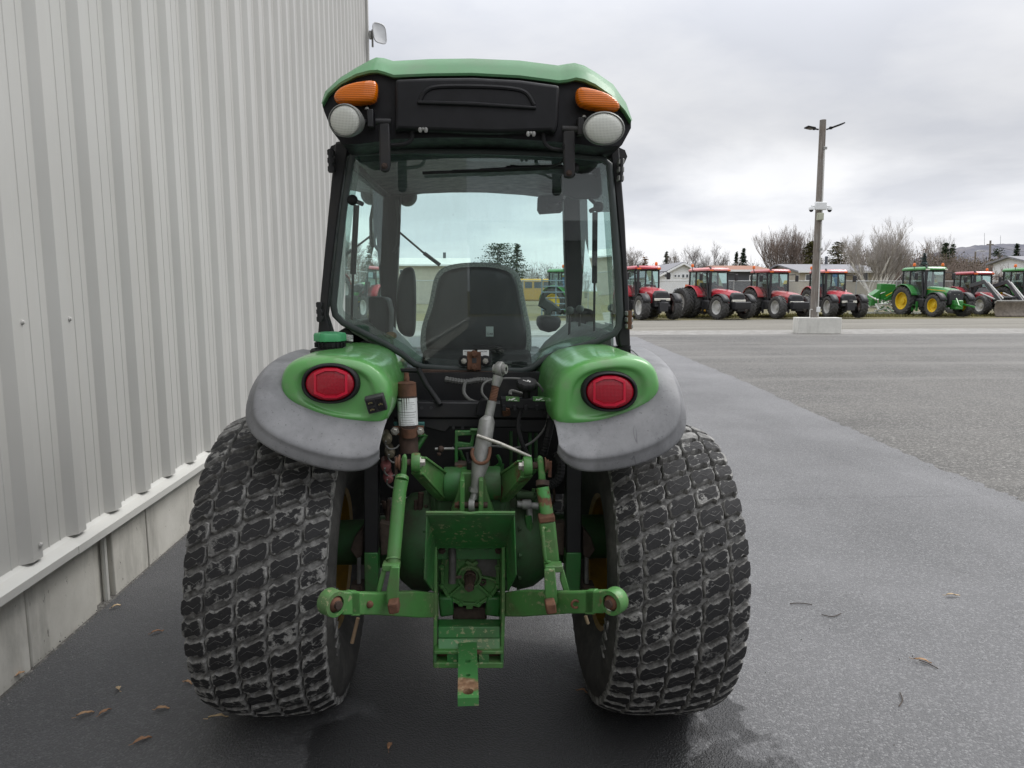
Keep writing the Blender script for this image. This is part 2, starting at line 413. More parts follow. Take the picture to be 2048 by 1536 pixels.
def siding():
    M = Mat('grey_siding_paint'); co = M.co(world=True)
    n = M.noise(.8, 5, .6, co); st = M.noise(3, 6, .6, M.co(scale=(1, 1, .12), world=True))
    c = M.ramp(n, [(.3, (.420, .415, .393)), (.7, (.470, .465, .442))])
    c = M.mixc(M.ramp(st, [(.50, 0.0), (.75, .25)]), c, (.37, .355, .32))
    M.set(color=c, rough=.46, spec=.4).bump(M.noise(220, 2, .5, co), .05, .001); return M.m
M_siding = siding()
M_flash = simple('pale_flashing', (.56, .555, .52), .45, var=.06, nscale=2)
def concrete(name, a, b, world=True, scale=1.0, stain=.7):
    M = Mat(name); co = M.co(world=world)
    n = M.noise(2.6 * scale, 9, .68, co); st = M.noise(5 * scale, 7, .65, M.co(scale=(1, 1, .22), off=(2, 5, 1), world=world))
    pit = M.noise(34 * scale, 4, .6, M.co(scale=(1, 1, .55), world=world))
    c = M.ramp(n, [(.28, a), (.72, b)])
    c = M.mixc(M.ramp(st, [(.50, 0.0), (.72, stain)]), c, tuple(x * .52 for x in a))
    c = M.mixc(M.ramp(pit, [(.68, 0.0), (.73, .65)]), c, tuple(x * .35 for x in a))
    M.set(color=c, rough=.9, spec=.25).bump(M.math('SUBTRACT', n, M.ramp(pit, [(.66, 0.0), (.74, 1.0)])), .5, .006); return M.m
M_conc = concrete('foundation_concrete', (.46, .445, .40), (.62, .605, .555))
M_conc2 = concrete('block_concrete', (.50, .49, .45), (.66, .65, .60), scale=.8, stain=.4)

def asphalt(name, dark, light, stone, stain=True, agg=95., patch=.12):
    M = Mat(name); co = M.co(world=True)
    v = M.voro(agg, co, out=1); sep = M.node('ShaderNodeSeparateColor'); M.link(v, sep.inputs[0])
    d = M.voro(agg, co)
    fine = M.noise(agg * 2.2, 3, .6, co); big = M.noise(.8, 6, .6, co)
    c = M.ramp(M.math('ADD', M.math('MULTIPLY', big, .6), M.math('MULTIPLY', M.noise(.45, 5, .6, M.co(scale=(1, .22, 1), rot=(0, 0, R(24)), world=True), .4), .4)), [(.38, dark), (.62, light)])
    c = M.mixc(M.ramp(sep.outputs[0], [(.66, 0.0), (.98, patch)]), c, stone)
    c = M.mixc(M.ramp(fine, [(.35, .35), (.6, 0.0)]), c, tuple(x * .35 for x in dark))
    ro = M.ramp(big, [(.3, .62), (.7, .8)])
    if not stain:
        tr = M.noise(.5, 4, .5, M.co(scale=(.16, 1.5, 1), rot=(0, 0, R(-14)), world=True), .5)
        c = M.mixc(M.ramp(tr, [(.52, 0.0), (.64, .45)]), c, tuple(min(1, x * 1.5) for x in light))
        c = M.mixc(M.ramp(tr, [(.30, .4), (.42, 0.0)]), c, tuple(x * .7 for x in dark))
    if stain:      # shade along the building put into the asphalt colour, with a ragged edge
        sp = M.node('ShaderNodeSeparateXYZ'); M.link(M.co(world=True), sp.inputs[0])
        shaded = M.ramp(M.math('ADD', M.math('MULTIPLY', sp.outputs[0], .45), M.math('MULTIPLY', M.noise(1.3, 7, .6, co, .3), .9)), [(.42, 1.0), (.78, 0.0)])
        c = M.mixc(M.math('MULTIPLY', shaded, .58), c, tuple(x * .22 for x in dark))
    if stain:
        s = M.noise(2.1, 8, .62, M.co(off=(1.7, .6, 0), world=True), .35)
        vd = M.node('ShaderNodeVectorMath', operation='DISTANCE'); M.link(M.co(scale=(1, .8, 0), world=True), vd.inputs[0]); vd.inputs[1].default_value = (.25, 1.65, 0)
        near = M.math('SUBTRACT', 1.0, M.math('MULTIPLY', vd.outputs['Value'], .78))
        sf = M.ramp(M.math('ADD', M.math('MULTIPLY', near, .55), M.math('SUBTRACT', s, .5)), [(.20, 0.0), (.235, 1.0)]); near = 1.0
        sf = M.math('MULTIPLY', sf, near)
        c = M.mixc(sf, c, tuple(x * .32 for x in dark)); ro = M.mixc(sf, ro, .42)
    M.set(color=c, rough=ro, spec=.42)
    h = M.math('ADD', M.math('MULTIPLY', M.ramp(d, [(0, 1.0), (.65, 0.0)]), .8), M.math('MULTIPLY', fine, .5))
    M.bump(h, .8, .6 / agg); return M.m
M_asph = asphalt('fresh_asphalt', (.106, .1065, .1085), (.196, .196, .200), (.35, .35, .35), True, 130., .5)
M_lot = asphalt('old_gravelly_asphalt', (.066, .063, .057), (.122, .117, .108), (.32, .31, .287), False, 60., .7)
def dirt(name, a, b, c_, sc=1.0, streak=(1, 1, 1)):
    M = Mat(name); co = M.co(scale=streak, world=True)
    n = M.noise(.9 * sc, 8, .65, co); n2 = M.noise(26 * sc, 4, .6, M.co(world=True))
    c = M.ramp(n, [(.32, a), (.5, b), (.68, c_)])
    c = M.mixc(M.ramp(n2, [(.45, 0.0), (.7, .5)]), c, tuple(min(1, x * 1.45) for x in c_))
    M.set(color=c, rough=.95, spec=.15).bump(n2, .6, .02); return M.m
M_lane = dirt('dirt_lane', (.125, .119, .102), (.175, .166, .144), (.225, .214, .188), .9, (.10, 1, 1))
M_pale = dirt('pale_gravel', (.165, .158, .145), (.23, .223, .208), (.31, .302, .285), 2.6)
M_ground = dirt('rough_ground', (.10, .085, .045), (.13, .12, .06), (.17, .145, .085), .6)
M_grime = rusty('oily_grey_grime', (.045, .043, .040), (.10, .096, .088), .6)
# ------------------------------------------------------------------ ground
def sheet(name, pts, z, mat):
    m = MB(); m.add([(x, y, z) for x, y in pts], [tuple(range(len(pts)))]); return structure(m.build(name, mat, smooth=False))
def ragged(pts, n, amp, seed):
    rnd = random.Random(seed); out = []
    for (a, b) in zip(pts[:-1], pts[1:]):
        for k in range(n):
            t = k / n; out.append((a[0] + (b[0] - a[0]) * t + rnd.uniform(-amp, amp), a[1] + (b[1] - a[1]) * t + rnd.uniform(-amp, amp)))
    out.append(pts[-1]); return out
sheet('ground', [(-4000, -4000), (4000, -4000), (4000, 4000), (-4000, 4000)], -0.016, M_ground)
sheet('dirt_road', [(-60, 24.5), (90, 24.5)] + ragged([(90, 41.5), (45, 42.3), (10, 39.6), (-60, 39.0)], 14, .25, 4), -0.012, M_lane)
sheet('pale_gravel_verge', ragged([(-60, 25.5), (90, 25.0)], 40, .12, 3) + ragged([(90, 29.4), (-60, 29.8)], 40, .5, 5), -0.008, M_pale)
sheet('parking_lot', [(-60, -40), (90, -40)] + ragged([(90, 25.7), (-60, 26.9)], 60, .12, 8), -0.004, M_lot)
seam = [(3.9, -40), (4.2, 0), (4.37, 5.1), (4.40, 6.2), (4.64, 8.4), (5.18, 13.6), (5.77, 20.8), (6.2, 25.2)]
def drive():                           # crowned a little beside the building
    edge = ragged(seam, 26, .035, 2); XS = [(-1.86, .012), (-1.5, .026), (-1.0, .050), (-.68, .056), (-.3, .045), (0.0, .030), (.4, .010), (.75, 0.0), (1.2, 0.0)]
    m = MB(); rows = []
    for (x, y) in edge: rows.append([V(a, y, z) for a, z in XS] + [V(x, y, 0.0)])
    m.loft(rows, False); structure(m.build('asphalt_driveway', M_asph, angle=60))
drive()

# ------------------------------------------------------------------ metal building along the driveway
WX = -1.90
bld = empty('metal_building', (WX - 5, -6, 0), 'large metal building with pale grey ribbed siding over a concrete foundation', 'building')
Y0, Y1, ZB, ZT = -26.0, 14.0, 0.475, 9.0
PIT = 0.3615
# one pitch of the profile: (offset along the wall, how far it stands proud)
PROF = [(0.0, 0.0), (.078, 0.0), (.081, .0028), (.085, .0028), (.088, 0.0), (.168, 0.0), (.171, .0028), (.175, .0028), (.178, 0.0), (.222, 0.0),
        (.226, .003), (.258, .036), (.262, .038), (.330, .038), (.334, .036), (.352, .002)]
SHP = 3
m = MB(); pr = []
for k in range(SHP):
    pr += [(y + k * PIT, x) for y, x in PROF]
pr.append((SHP * PIT + .012, 0.0005))
m.loft([[V(x, y, ZB) for y, x in pr], [V(x, y, ZT) for y, x in pr]], closed=False)
me_o = m.build('siding_sheet', M_siding, None, angle=20)
ys = 3.145 - .352                      # a step edge was measured at y = 3.145
k0 = math.ceil((Y0 - ys) / (SHP * PIT)); k1 = math.floor((Y1 - ys) / (SHP * PIT))
first = True
for k in range(k0, k1 + 1):
    o = me_o if first else me_o.copy()
    if not first: COL.objects.link(o)
    first = False; o.parent = bld
    o.location = V(WX + .012, ys + k * SHP * PIT, 0) - bld.location
YE = ys + (k1 + 1) * SHP * PIT
# base flashing in two lengths with a lap
def flash(y0, y1, e):
    m = MB(); s = [(0.0, .50), (.012, .478), (.030, .462 - e), (.085 + e, .447 - e), (.089 + e, .445), (.089 + e, .409 - e), (.080, .404 - e), (.076, .420), (0.0, .43)]
    m.loft([[V(WX + x, y0, z) for x, z in s], [V(WX + x, y1, z) for x, z in s]], True)
    m.build('base_flashing', M_flash, bld, angle=25)
flash(Y0, 3.36, 0.0); flash(3.33, YE + .02, .002)
# foundation in cast panels with open joints and one pilaster
JO = [Y0, -20, -15, -10, -6, -2.4, .6, 3.05, 3.62, 3.80, 4.22, 5.36, 6.9, 8.8, 10.9, 13.0, YE]
for i, (a, b) in enumerate(zip(JO[:-1], JO[1:])):
    pil = abs(a - 3.62) < .01
    x0 = WX + (.005 if not pil else -.030)
    m = MB(); n = 6
    m.box((x0 - .15, (a + b) / 2, .20), (.30, b - a - (.012 if not pil else .0), .52))
    m.build('foundation_panel', M_conc, bld, bevel=.006)
m = MB(); m.tube([V(WX - .012, 3.745, -.05), V(WX - .012, 3.748, .42)], .016, 8); m.build('drain_pipe', M_flash, bld)
m = MB(); m.box((WX - .19, (Y0 + YE) / 2, .2), (.3, YE - Y0 - .1, .5)); m.build('foundation_core', M_conc, bld)
# rough edge of asphalt and cement crumbs against the foundation
# corner post, end wall, roof
m = MB(); m.box((WX + .045, YE + .05, (ZB + ZT) / 2), (.11, .11, ZT - ZB)); m.build('corner_trim', M_siding, bld, bevel=.008)
m = MB(); m.box((WX - 5.03, YE - .06, ZT / 2), (10.0, .08, ZT)); m.build('end_wall', M_siding, bld)
m = MB(); m.box((WX - 10, (Y0 + YE) / 2, ZT / 2), (.08, YE - Y0 - .3, ZT)); m.box((WX - 5.03, Y0 + .06, ZT / 2), (10.0, .08, ZT)); m.build('rear_wall', M_siding, bld)
m = MB(); m.hexa([V(WX + .35, Y0 - .3, ZT - .05), V(WX - 5, Y0 - .3, ZT + 1.2), V(WX - 5, YE + .35, ZT + 1.2), V(WX + .35, YE + .35, ZT - .05),
                  V(WX + .35, Y0 - .3, ZT + .1), V(WX - 5, Y0 - .3, ZT + 1.35), V(WX - 5, YE + .35, ZT + 1.35), V(WX + .35, YE + .35, ZT + .1)])
m.hexa([V(WX - 5.01, Y0 - .3, ZT + 1.2), V(WX - 10.4, Y0 - .3, ZT - .05), V(WX - 10.4, YE + .35, ZT - .05), V(WX - 5.01, YE + .35, ZT + 1.2),
        V(WX - 5.01, Y0 - .3, ZT + 1.35), V(WX - 10.4, Y0 - .3, ZT + .1), V(WX - 10.4, YE + .35, ZT + .1), V(WX - 5.01, YE + .35, ZT + 1.35)])
m.build('roof', M_siding, bld, smooth=False)
# screws that hold the sheets to the girts
ms = MB(); ms.lathe([(.0, .011), (.007, .010), (.008, .004), (.012, .003), (.012, 0.0)], (0, 0, 0), (1, 0, 0), 8)
sc0 = None
spots = []
for k in range(0, 9):
    yb = ys + PIT * k
    spots.append((yb + .352 + .022, .555 - .0, .014)); 
    if k == 0: spots.append((yb + .315, .535, .052))
for k in range(0, 2): spots.append((ys + PIT * k + .33, 1.50, .050))
for y, z, x in spots:
    if sc0 is None: sc0 = ms.build('screw', M_siding, None, local=True); o = sc0
    else: o = sc0.copy(); COL.objects.link(o)
    o.parent = bld; o.location = V(WX + x, y, z) - bld.location

# antenna on the far corner
p = V(WX + .11, YE + .05, 6.58)
ant = empty('wall_antenna', p, 'small pale grey dish antenna bracketed to the far corner of the metal building', 'antenna')
m = MB(); m.tube([p, p + V(.10, 0, 0), p + V(.13, 0, .0)], .018, 8); m.tube([p + V(.06, 0, -.22), p + V(.06, 0, .1)], .02, 8); m.box(p + V(.02, 0, 0), (.04, .08, .14)); m.build('bracket', M_steel, ant)
m = MB(); n = 18
DM = V(.62, -.75, .12).to_track_quat('X', 'Z').to_matrix()
def dish(s, dx):
    f = lambda q: math.copysign(abs(q) ** .55, q)
    return [p + V(.20, -.02, .03) + DM @ V(dx, .155 * s * f(math.cos(2 * math.pi * j / n)), .20 * s * f(math.sin(2 * math.pi * j / n))) for j in range(n)]
m.loft([dish(.30, -.055), dish(.75, -.04), dish(.97, -.012), dish(1.0, .0), dish(1.0, .016), dish(.94, .020), dish(.90, .006), dish(.35, -.012)], True)
m.build('dish', simple('grey_white_plastic', (.5, .51, .52), .4, var=.05), ant)

# ------------------------------------------------------------------ lamp pole on its concrete block
def wood():
    M = Mat('weathered_pole_wood'); co = M.co(scale=(1, 1, .06))
    n = M.noise(26, 8, .65, co); b = M.noise(2.2, 3, .5)
    c = M.ramp(n, [(.3, (.10, .088, .076)), (.5, (.21, .19, .168)), (.7, (.31, .288, .26))])
    c = M.mixc(M.ramp(b, [(.4, 0.0), (.7, .4)]), c, (.15, .105, .07))
    M.set(color=c, rough=.9).bump(n, .6, .02); return M.m
M_wood = wood()
pb = G(1640, 667); pb.z = 0
blk = empty('concrete_block', (pb.x, pb.y, -.01), 'whitish rectangular concrete block at the foot of the wooden pole', 'concrete block')
hw = 41 * 1.0 * (pb.y) / FPX * 1.08
m = MB(); m.box((pb.x, pb.y + .28, .30), (hw * 2, .60, .62), Matrix.Rotation(R(-6), 3, 'Z')); blkm = m.build('block_body', M_conc2, blk, bevel=.02)
YP = pb.y + .30
pole = empty('wooden_pole', U(1632, 640, YP), 'tall weathered wooden pole leaning out of the concrete block', 'pole')
a, b = U(1628, 640, YP), U(1646, 240, YP)
m = MB(); m.tube([a, a.lerp(b, .5), b], [.165, .135, .115], 14); m.build('timber', M_wood, pole)
def on(t, side=0.0, out=.17): return a.lerp(b, t) + V(side, -out, 0)
m = MB(); m.tube([on(t, .065 - .03 * t, .165 - .05 * t) for t in (.02, .25, .5, .75, .87)], .022, 8); m.build('conduit', M_flash, pole)
m = MB(); m.box(on(.055, .06, .19), (.14, .06, .20)); m.build('outlet_box', M_white, pole, bevel=.01)
m = MB(); m.tube([on(.055, -.2, .05), on(.055, .1, .19)], .018, 6); m.tube([on(.055, -.2, .05), on(-.02, -.2, .05)], .018, 6); m.build('ground_pipe', M_flash, pole)
for t in (.36, .86):
    m = MB(); m.box(on(t, .06, .15), (.13, .05, .09)); m.build('conduit_clamp', M_steel, pole)
def camera_box():
    q = U(1637, 413, YP) - V(0, .17, 0)
    r = empty('security_camera_unit', q, 'white box with two dome cameras halfway up the wooden pole', 'camera')
    m = MB(); m.box(q, (.46, .10, .30)); m.build('housing', M_white, r, bevel=.03)
    for s in (-1, 1):
        m = MB(); m.tube([q + V(s * .2, .02, -.02), q + V(s * .36, 0, .0)], .025, 8)
        m.tube([q + V(s * .36, 0, .0), q + V(s * .36, 0, -.05)], .03, 8); m.build('arm', M_white, r)
        m = MB(); c = q + V(s * .36, 0, -.12); m.lathe([(.085, .07), (.095, .05), (.095, -.03)], c, (0, 0, 1), 14)
        d = m.build('camera_body', M_white, r)
        m = MB(); m.ball(c + V(0, 0, -.035), (.075, .075, .075), 12, 8); m.build('dome', M_blackp, d)
    return r
camera_box()
q = U(1636, 434, YP) - V(0, .17, 0)
m = MB(); m.box(q, (.24, .10, .27)); m.box(q + V(0, -.055, 0), (.20, .012, .22))
jb = tag(m.build('junction_box', simple('beige_plastic', (.42, .43, .33), .5, var=.05, world=True), None, bevel=.01), 'beige junction box fixed under the cameras on the wooden pole', 'junction box')
def flood(s, tip, label):
    q = U(1645 + s * 8, 259, YP); e = U(*tip, YP)
    r = empty('floodlight', q, label, 'floodlight', 'floodlights on the wooden pole')
    d = (e - q).normalized()
    m = MB(); m.tube([q, q + d * .18], .03, 8); m.box(q + d * .17, (.09, .09, .09)); m.build('bracket', M_blackp, r)
    m = MB(); m.bar(q + d * .20, e, .34, .05, (0, 1, 0)); m.build('lamp_head', M_blackp, r, bevel=.015)
    m = MB(); m.bar(q + d * .26 - V(0, 0, .032), e - d * .06 - V(0, 0, .032), .26, .012, (0, 1, 0)); m.build('lamp_glass', M_chrome, r)
flood(-1, (1612, 254), 'flat black floodlight on the pole top pointing towards the tractor cab')
flood(1, (1686, 247), 'flat black floodlight on the pole top tilted up away from the tractor')

# ------------------------------------------------------------------ workshop behind the camera, seen only as a reflection in the cab glass
ws = empty('workshop_building', (14, -46, 0), 'long low grey workshop mirrored in the rear glass of the cab', 'building')
m = MB(); m.box((14, -50, 2.6), (34, 10, 5.2)); m.build('wall', simple('workshop_grey', (.17, .17, .175), .6, world=True), ws)
m = MB(); m.prism([V(-3.4, -44.4, 5.1), V(-3.4, -50, 7.0), V(-3.4, -55.6, 5.1)], (34.8, 0, 0)); m.build('roof', simple('workshop_roof', (.07, .07, .075), .6, world=True), ws)
m = MB(); m.box((5.5, -44.95, 3.9), (1.0, .1, 1.0)); m.build('sign_board', M_white, ws)
for x in (9, 15, 21):
    m = MB(); m.box((x, -44.97, 1.8), (4.0, .08, 3.6)); m.build('roller_door', M_flash, ws)
# ------------------------------------------------------------------ the tractor in front
TX = .03
AX_Y, TR = 2.70, .553
trac = empty('utility_tractor', (TX, AX_Y, 0), 'green cab tractor seen from behind, parked beside the metal building with wide turf tyres', 'tractor')
def P(px, Y): return [U(x, y, Y) for x, y in px]
def plate(px, Y, th, name, mat, parent=None, bevel=.004, seg=2, **k):
    m = MB(); m.prism(P(px, Y), (0, th, 0)); return m.build(name, mat, parent or trac, bevel=bevel, seg=seg, **k)
def rodp(pts, r, name, mat, parent=None, n=10, **k):     # pts: (px, py, Y)
    m = MB(); m.tube([U(*q) for q in pts], r, n); return m.build(name, mat, parent or trac, **k)
def smoothpath(pts, n=6):
    pts = [Vector(p) for p in pts]; out = []
    for i in range(len(pts) - 1):
        p0, p1, p2, p3 = pts[max(i - 1, 0)], pts[i], pts[i + 1], pts[min(i + 2, len(pts) - 1)]
        for k in range(n):
            t = k / n
            out.append(.5 * ((2 * p1) + (p2 - p0) * t + (2 * p0 - 5 * p1 + 4 * p2 - p3) * t * t + (3 * p1 - p0 - 3 * p2 + p3) * t ** 3))
    out.append(pts[-1]); return out
def hose(pts, r, name, mat, parent=None, ridge=0.0, n=8):
    q = smoothpath([U(*p) for p in pts], 8)
    if ridge:
        qq = []; rs = []
        for a, b in zip(q[:-1], q[1:]):
            k = max(1, int((b - a).length / .0045))
            for i in range(k): qq.append(a.lerp(b, i / k))
        rs = [r * (1 + (ridge if i % 2 else 0)) for i in range(len(qq))]
        m = MB(); m.tube(qq, rs, n); return m.build(name, mat, parent or trac)
    m = MB(); m.tube(q, r, n); return m.build(name, mat, parent or trac)
def pillow(px, Y, prof, name, mat, parent=None, sub=2, off=None, **k):   # prof: (scale, y offset)
    pts = P(px, Y); c = sum(pts, V(0, 0, 0)) / len(pts)
    if off: c = U(off[0], off[1], Y)
    rings = [[c + (p - c) * s + V(0, dy, 0) for p in pts] for s, dy in prof]
    m = MB(); m.loft(rings); return m.build(name, mat, parent or trac, sub=sub, **k)
def bolt(c, axis, r, name='bolt', mat=None, parent=None, h=None):
    m = MB(); h = h or r * 1.1
    m.lathe([(r * 1.5, 0), (r * 1.5, r * .25), (r, r * .26), (r, h), (r * .8, h + r * .15)], c, axis, 6); return m.build(name, mat or M_bolt, parent or trac, angle=20)
def oval(cx, cy, rx, ry, n=24, pw=1.0):
    return [(cx + rx * math.copysign(abs(math.cos(2 * math.pi * j / n)) ** pw, math.cos(2 * math.pi * j / n)),
             cy + ry * math.copysign(abs(math.sin(2 * math.pi * j / n)) ** pw, math.sin(2 * math.pi * j / n))) for j in range(n)]

# ---- rear wheels with turf tread
BLK = [(-.5, .05), (-.44, .30), (-.31, .38), (-.17, .26), (.33, .36), (.46, .27), (.5, -.05), (.44, -.30), (.31, -.38), (.17, -.26), (-.33, -.36), (-.46, -.27)]
def rear_wheel(cx, inner, phase, dz):
    c = V(cx, AX_Y, TR + dz)
    wh = MB()
    # carcass: radius by offset across the tyre
    hw = .222
    def crown(u): return TR - .014 -   .036 * abs(u / hw) ** 3.4 - .003 * (u / hw) ** 2
    prof = [(.262, -.185), (.30, -.205), (.36, -.228), (.43, -.238), (.475, -.234)]
    prof += [(crown(u), u) for u in (-.222, -.20, -.17, -.13, -.09, -.045, 0, .045, .09, .13, .17, .20, .222)]
    prof += [(.475, .234), (.43, .238), (.36, .228), (.30, .205), (.262, .185)]
    # sidewall uses the plain rubber, the tread floor the dusty one
    n = 96; rings = [[c + V(u, r * math.cos(2 * math.pi * j / n), r * math.sin(2 * math.pi * j / n)) for j in range(n)] for r, u in prof]
    wh = MB(); wh.loft(rings[:6], True, False, False, 1); wh.loft(rings[5:18], True, False, False, 0); wh.loft(rings[17:], True, False, False, 1)
    ty = wh.build('rear_tyre', [M_tyre, M_side], trac, angle=60)
    # tread blocks in five staggered rows
    N = 46; da = 2 * math.pi / N
    rows = [(-.186, .080, .45), (-.097, .093, .05), (.0, .094, .60), (.097, .093, .15), (.186, .080, .70)]
    HB = .025
    rest = MB(); rnd_ = random.Random(int(cx * 100))
    for ri, (u0, wd, ph) in enumerate(rows):
        # one block of this row, built at angle 0 (pointing to -Y), shared by all its copies
        mb = MB(); bl = .0765 * .90
        for k, (sc, hh) in enumerate(((1.06, -.004), (1.0, .72), (.94, .93), (.80, 1.0))):
            pass
        def ring(sc, hh):
            out = []
            for (bu, bv) in BLK:
                bu2, bv2 = bu * sc, bv * sc
                u = u0 + bu2 * wd
                if abs(u) > .221: u = math.copysign(.221, u)
                t = (bv2 * bl * 1.22 + bu2 * wd * .36) / TR
                r = crown(u) + HB * hh + (.010 if abs(u0) < .05 else .006) * 0
                out.append((u, t, r))
            return out
        rg = [ring(1.08, -.15), ring(1.0, .80), ring(.925, 1.0), ring(.60, 1.02)]
        def cart(q, ang): u, t, r = q; return V(u, -r * math.cos(t + ang), r * math.sin(t + ang))
        mb = MB(); mb.loft([[cart(q, 0) for q in g] for g in rg[:3]], True, False, False, 1)
        mb.loft([[cart(q, 0) for q in g] for g in rg[2:]], True, False, True, 0)
        def top(bu, bv):
            u = max(-.218, min(.218, u0 + bu * wd)); return cart((u, (bv * bl * 1.22 + bu * wd * .36) / TR, crown(u) + HB * 1.02 + .0006), 0)
        zz = [(-.36, -.02), (-.12, .09), (.12, -.09), (.36, .02)]
        mb.loft([[top(a, b + .006) for a, b in zz], [top(a, b - .006) for a, b in zz]], False, mi=1)
        proto = None
        for j in range(N):
            ang = (j + ph + phase) * da
            vis = -1.12 < ((ang + math.pi) % (2 * math.pi) - math.pi) < 1.30
            if vis:
                if proto is None:
                    proto = mb.build('tread_block', [M_tread, M_tyre], None, local=True, angle=24); o = proto
                    ea = proto.data.attributes.new('edge', 'FLOAT', 'POINT')
                    for vi in range(36, 48): ea.data[vi].value = 1.0
                else:
                    o = proto.copy(); COL.objects.link(o)
                o.parent = ty; o.location = c - trac.location + V(rnd_.uniform(-.0015, .0015), 0, 0); o.rotation_euler = (-ang + rnd_.uniform(-.002, .002), 0, 0)
            else:
                rest.loft([[c + cart(q, ang) for q in g] for g in rg], True, False, True, 1)
    rs = rest.build('tread_blocks_out_of_sight', [M_tread, M_tyre], ty, angle=50); rs['kind'] = 'stuff'
    # moulded bars on the inner shoulder
    s = inner
    mb = MB()
    for j in range(N):
        a = (j + phase + .3) * da
        def sp(u, r, t): return c + V(u * s, -r * math.cos(a + t), r * math.sin(a + t))
        mb.add([sp(.222, .505, -.018), sp(.2385, .462, -.045), sp(.2385, .462, -.015), sp(.222, .505, .022), sp(.2365, .47, -.03)], [(0, 1, 2, 3)])
    # (bars stay thin ribs)
    rb = mb.build('shoulder_ribs', M_side, ty); rb['kind'] = 'stuff'
    # rim: barrel, dish, hub
    m = MB(); m.lathe([(.268, -.19), (.250, -.18), (.245, -.10), (.235, -.05), (.235, .05), (.245, .10), (.250, .18), (.268, .19)], c, (1, 0, 0), 48, caps=False)
    rim = m.build('rim', M_yellow, trac)
    dx = .05 * -s
    m = MB(); m.lathe([(.236, dx), (.20, dx + .01 * -s), (.12, dx + .05 * -s), (.0, dx + .05 * -s)], c, (1, 0, 0), 48, caps=False)
    m.build('wheel_disc', M_yellow, rim)
    for ch, ad in zip('TITAN', (10, 3, -3.5, -10, -18)):
        a = R(ad - 4); r = .425
        pos = c + V(s * .2392, -r * math.cos(a), r * math.sin(a)); upv = V(0, -math.cos(a), math.sin(a)); nrm = V(s, 0, 0); rgt = upv.cross(nrm)
        M4 = Matrix(((rgt.x, upv.x, nrm.x, pos.x), (rgt.y, upv.y, nrm.y, pos.y), (rgt.z, upv.z, nrm.z, pos.z), (0, 0, 0, 1)))
        text_mesh(ch, .075, M4, M_tyre, 'moulded_letter', ty, .003)
    d = c - trac.location          # the tractor leans with the slope of the driveway
    for o in (ty, rim): o.matrix_local = Matrix.Translation(d) @ Matrix.Rotation(R(1.7), 4, 'Y') @ Matrix.Translation(-d)
    return ty
CL, CR = -.670, .718
tyl = rear_wheel(CL, 1, .15, .054)
tyr = rear_wheel(CR, -1, .55, 0.0)
# ---- axle, gearbox casting, chassis
m = MB()
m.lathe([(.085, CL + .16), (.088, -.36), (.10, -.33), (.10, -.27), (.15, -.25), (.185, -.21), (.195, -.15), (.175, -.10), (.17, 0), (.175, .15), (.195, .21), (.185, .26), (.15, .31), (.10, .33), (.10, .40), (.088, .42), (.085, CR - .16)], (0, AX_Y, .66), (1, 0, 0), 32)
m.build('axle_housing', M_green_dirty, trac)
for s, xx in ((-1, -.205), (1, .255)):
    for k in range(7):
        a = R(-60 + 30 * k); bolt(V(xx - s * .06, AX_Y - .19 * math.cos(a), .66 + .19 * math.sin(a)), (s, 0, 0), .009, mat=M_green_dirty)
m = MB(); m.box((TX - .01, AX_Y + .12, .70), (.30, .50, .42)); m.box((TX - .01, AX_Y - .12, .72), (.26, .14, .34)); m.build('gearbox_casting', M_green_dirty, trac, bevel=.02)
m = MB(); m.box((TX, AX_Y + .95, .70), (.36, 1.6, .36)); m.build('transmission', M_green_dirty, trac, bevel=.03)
m = MB(); m.box((TX, AX_Y + .85, 1.14), (.82, 1.2, .34)); m.build('cab_floor', M_black, trac, bevel=.02)
for s in (-1, 1):   # black cab posts running down to the axle
    X0, X1 = ((727, 757) if s < 0 else (1132, 1164))
    m = MB(); Y = 2.50
    m.prism(P([(X0, 930), (X1, 930), (X1 - 1, 1108), (X0 + 1, 1108)], Y), (0, .06, 0)); m.build('cab_post', M_black, trac, bevel=.004)
    m = MB(); m.prism(P([(X0 + 1, 1106), (X1 - 1, 1106), (X1 - 2 - 2 * s, 1184), (X0 - 2 * s, 1184)], Y - .004), (0, .07, 0)); m.build('post_foot', M_green, trac, bevel=.004)
    # mud caked mount plates on the axle
    e = X0 if s < 0 else X1
    m = MB(); m.prism(P([(e + s * 2, 1055), (e + s * 18, 1075), (e + s * 27, 1100), (e + s * 14, 1118), (e + s * 2, 1112)], Y + .06), (0, .05, 0)); m.build('axle_mount', M_dust, trac, bevel=.004)
    i = X1 if s < 0 else X0
    m = MB(); m.prism(P([(i - s * 2, 1045), (i - s * 30, 1050), (i - s * 26, 1108), (i - s * 4, 1112)], Y + .06), (0, .05, 0)); m.build('axle_mount', M_dust, trac, bevel=.004)
    m = MB(); m.tube([U(e + s * 9, 1112, Y + .07), U(e + s * 9, 1180, Y + .07)], .008, 8); m.build('mount_bolt', M_steel, trac)
    m = MB(); m.prism(P([(e + s * 2, 1170), (e + s * 26, 1172), (e + s * 28, 1200), (e + s * 2, 1200)], Y + .05), (0, .06, 0)); m.build('axle_clamp', M_dust, trac, bevel=.004)

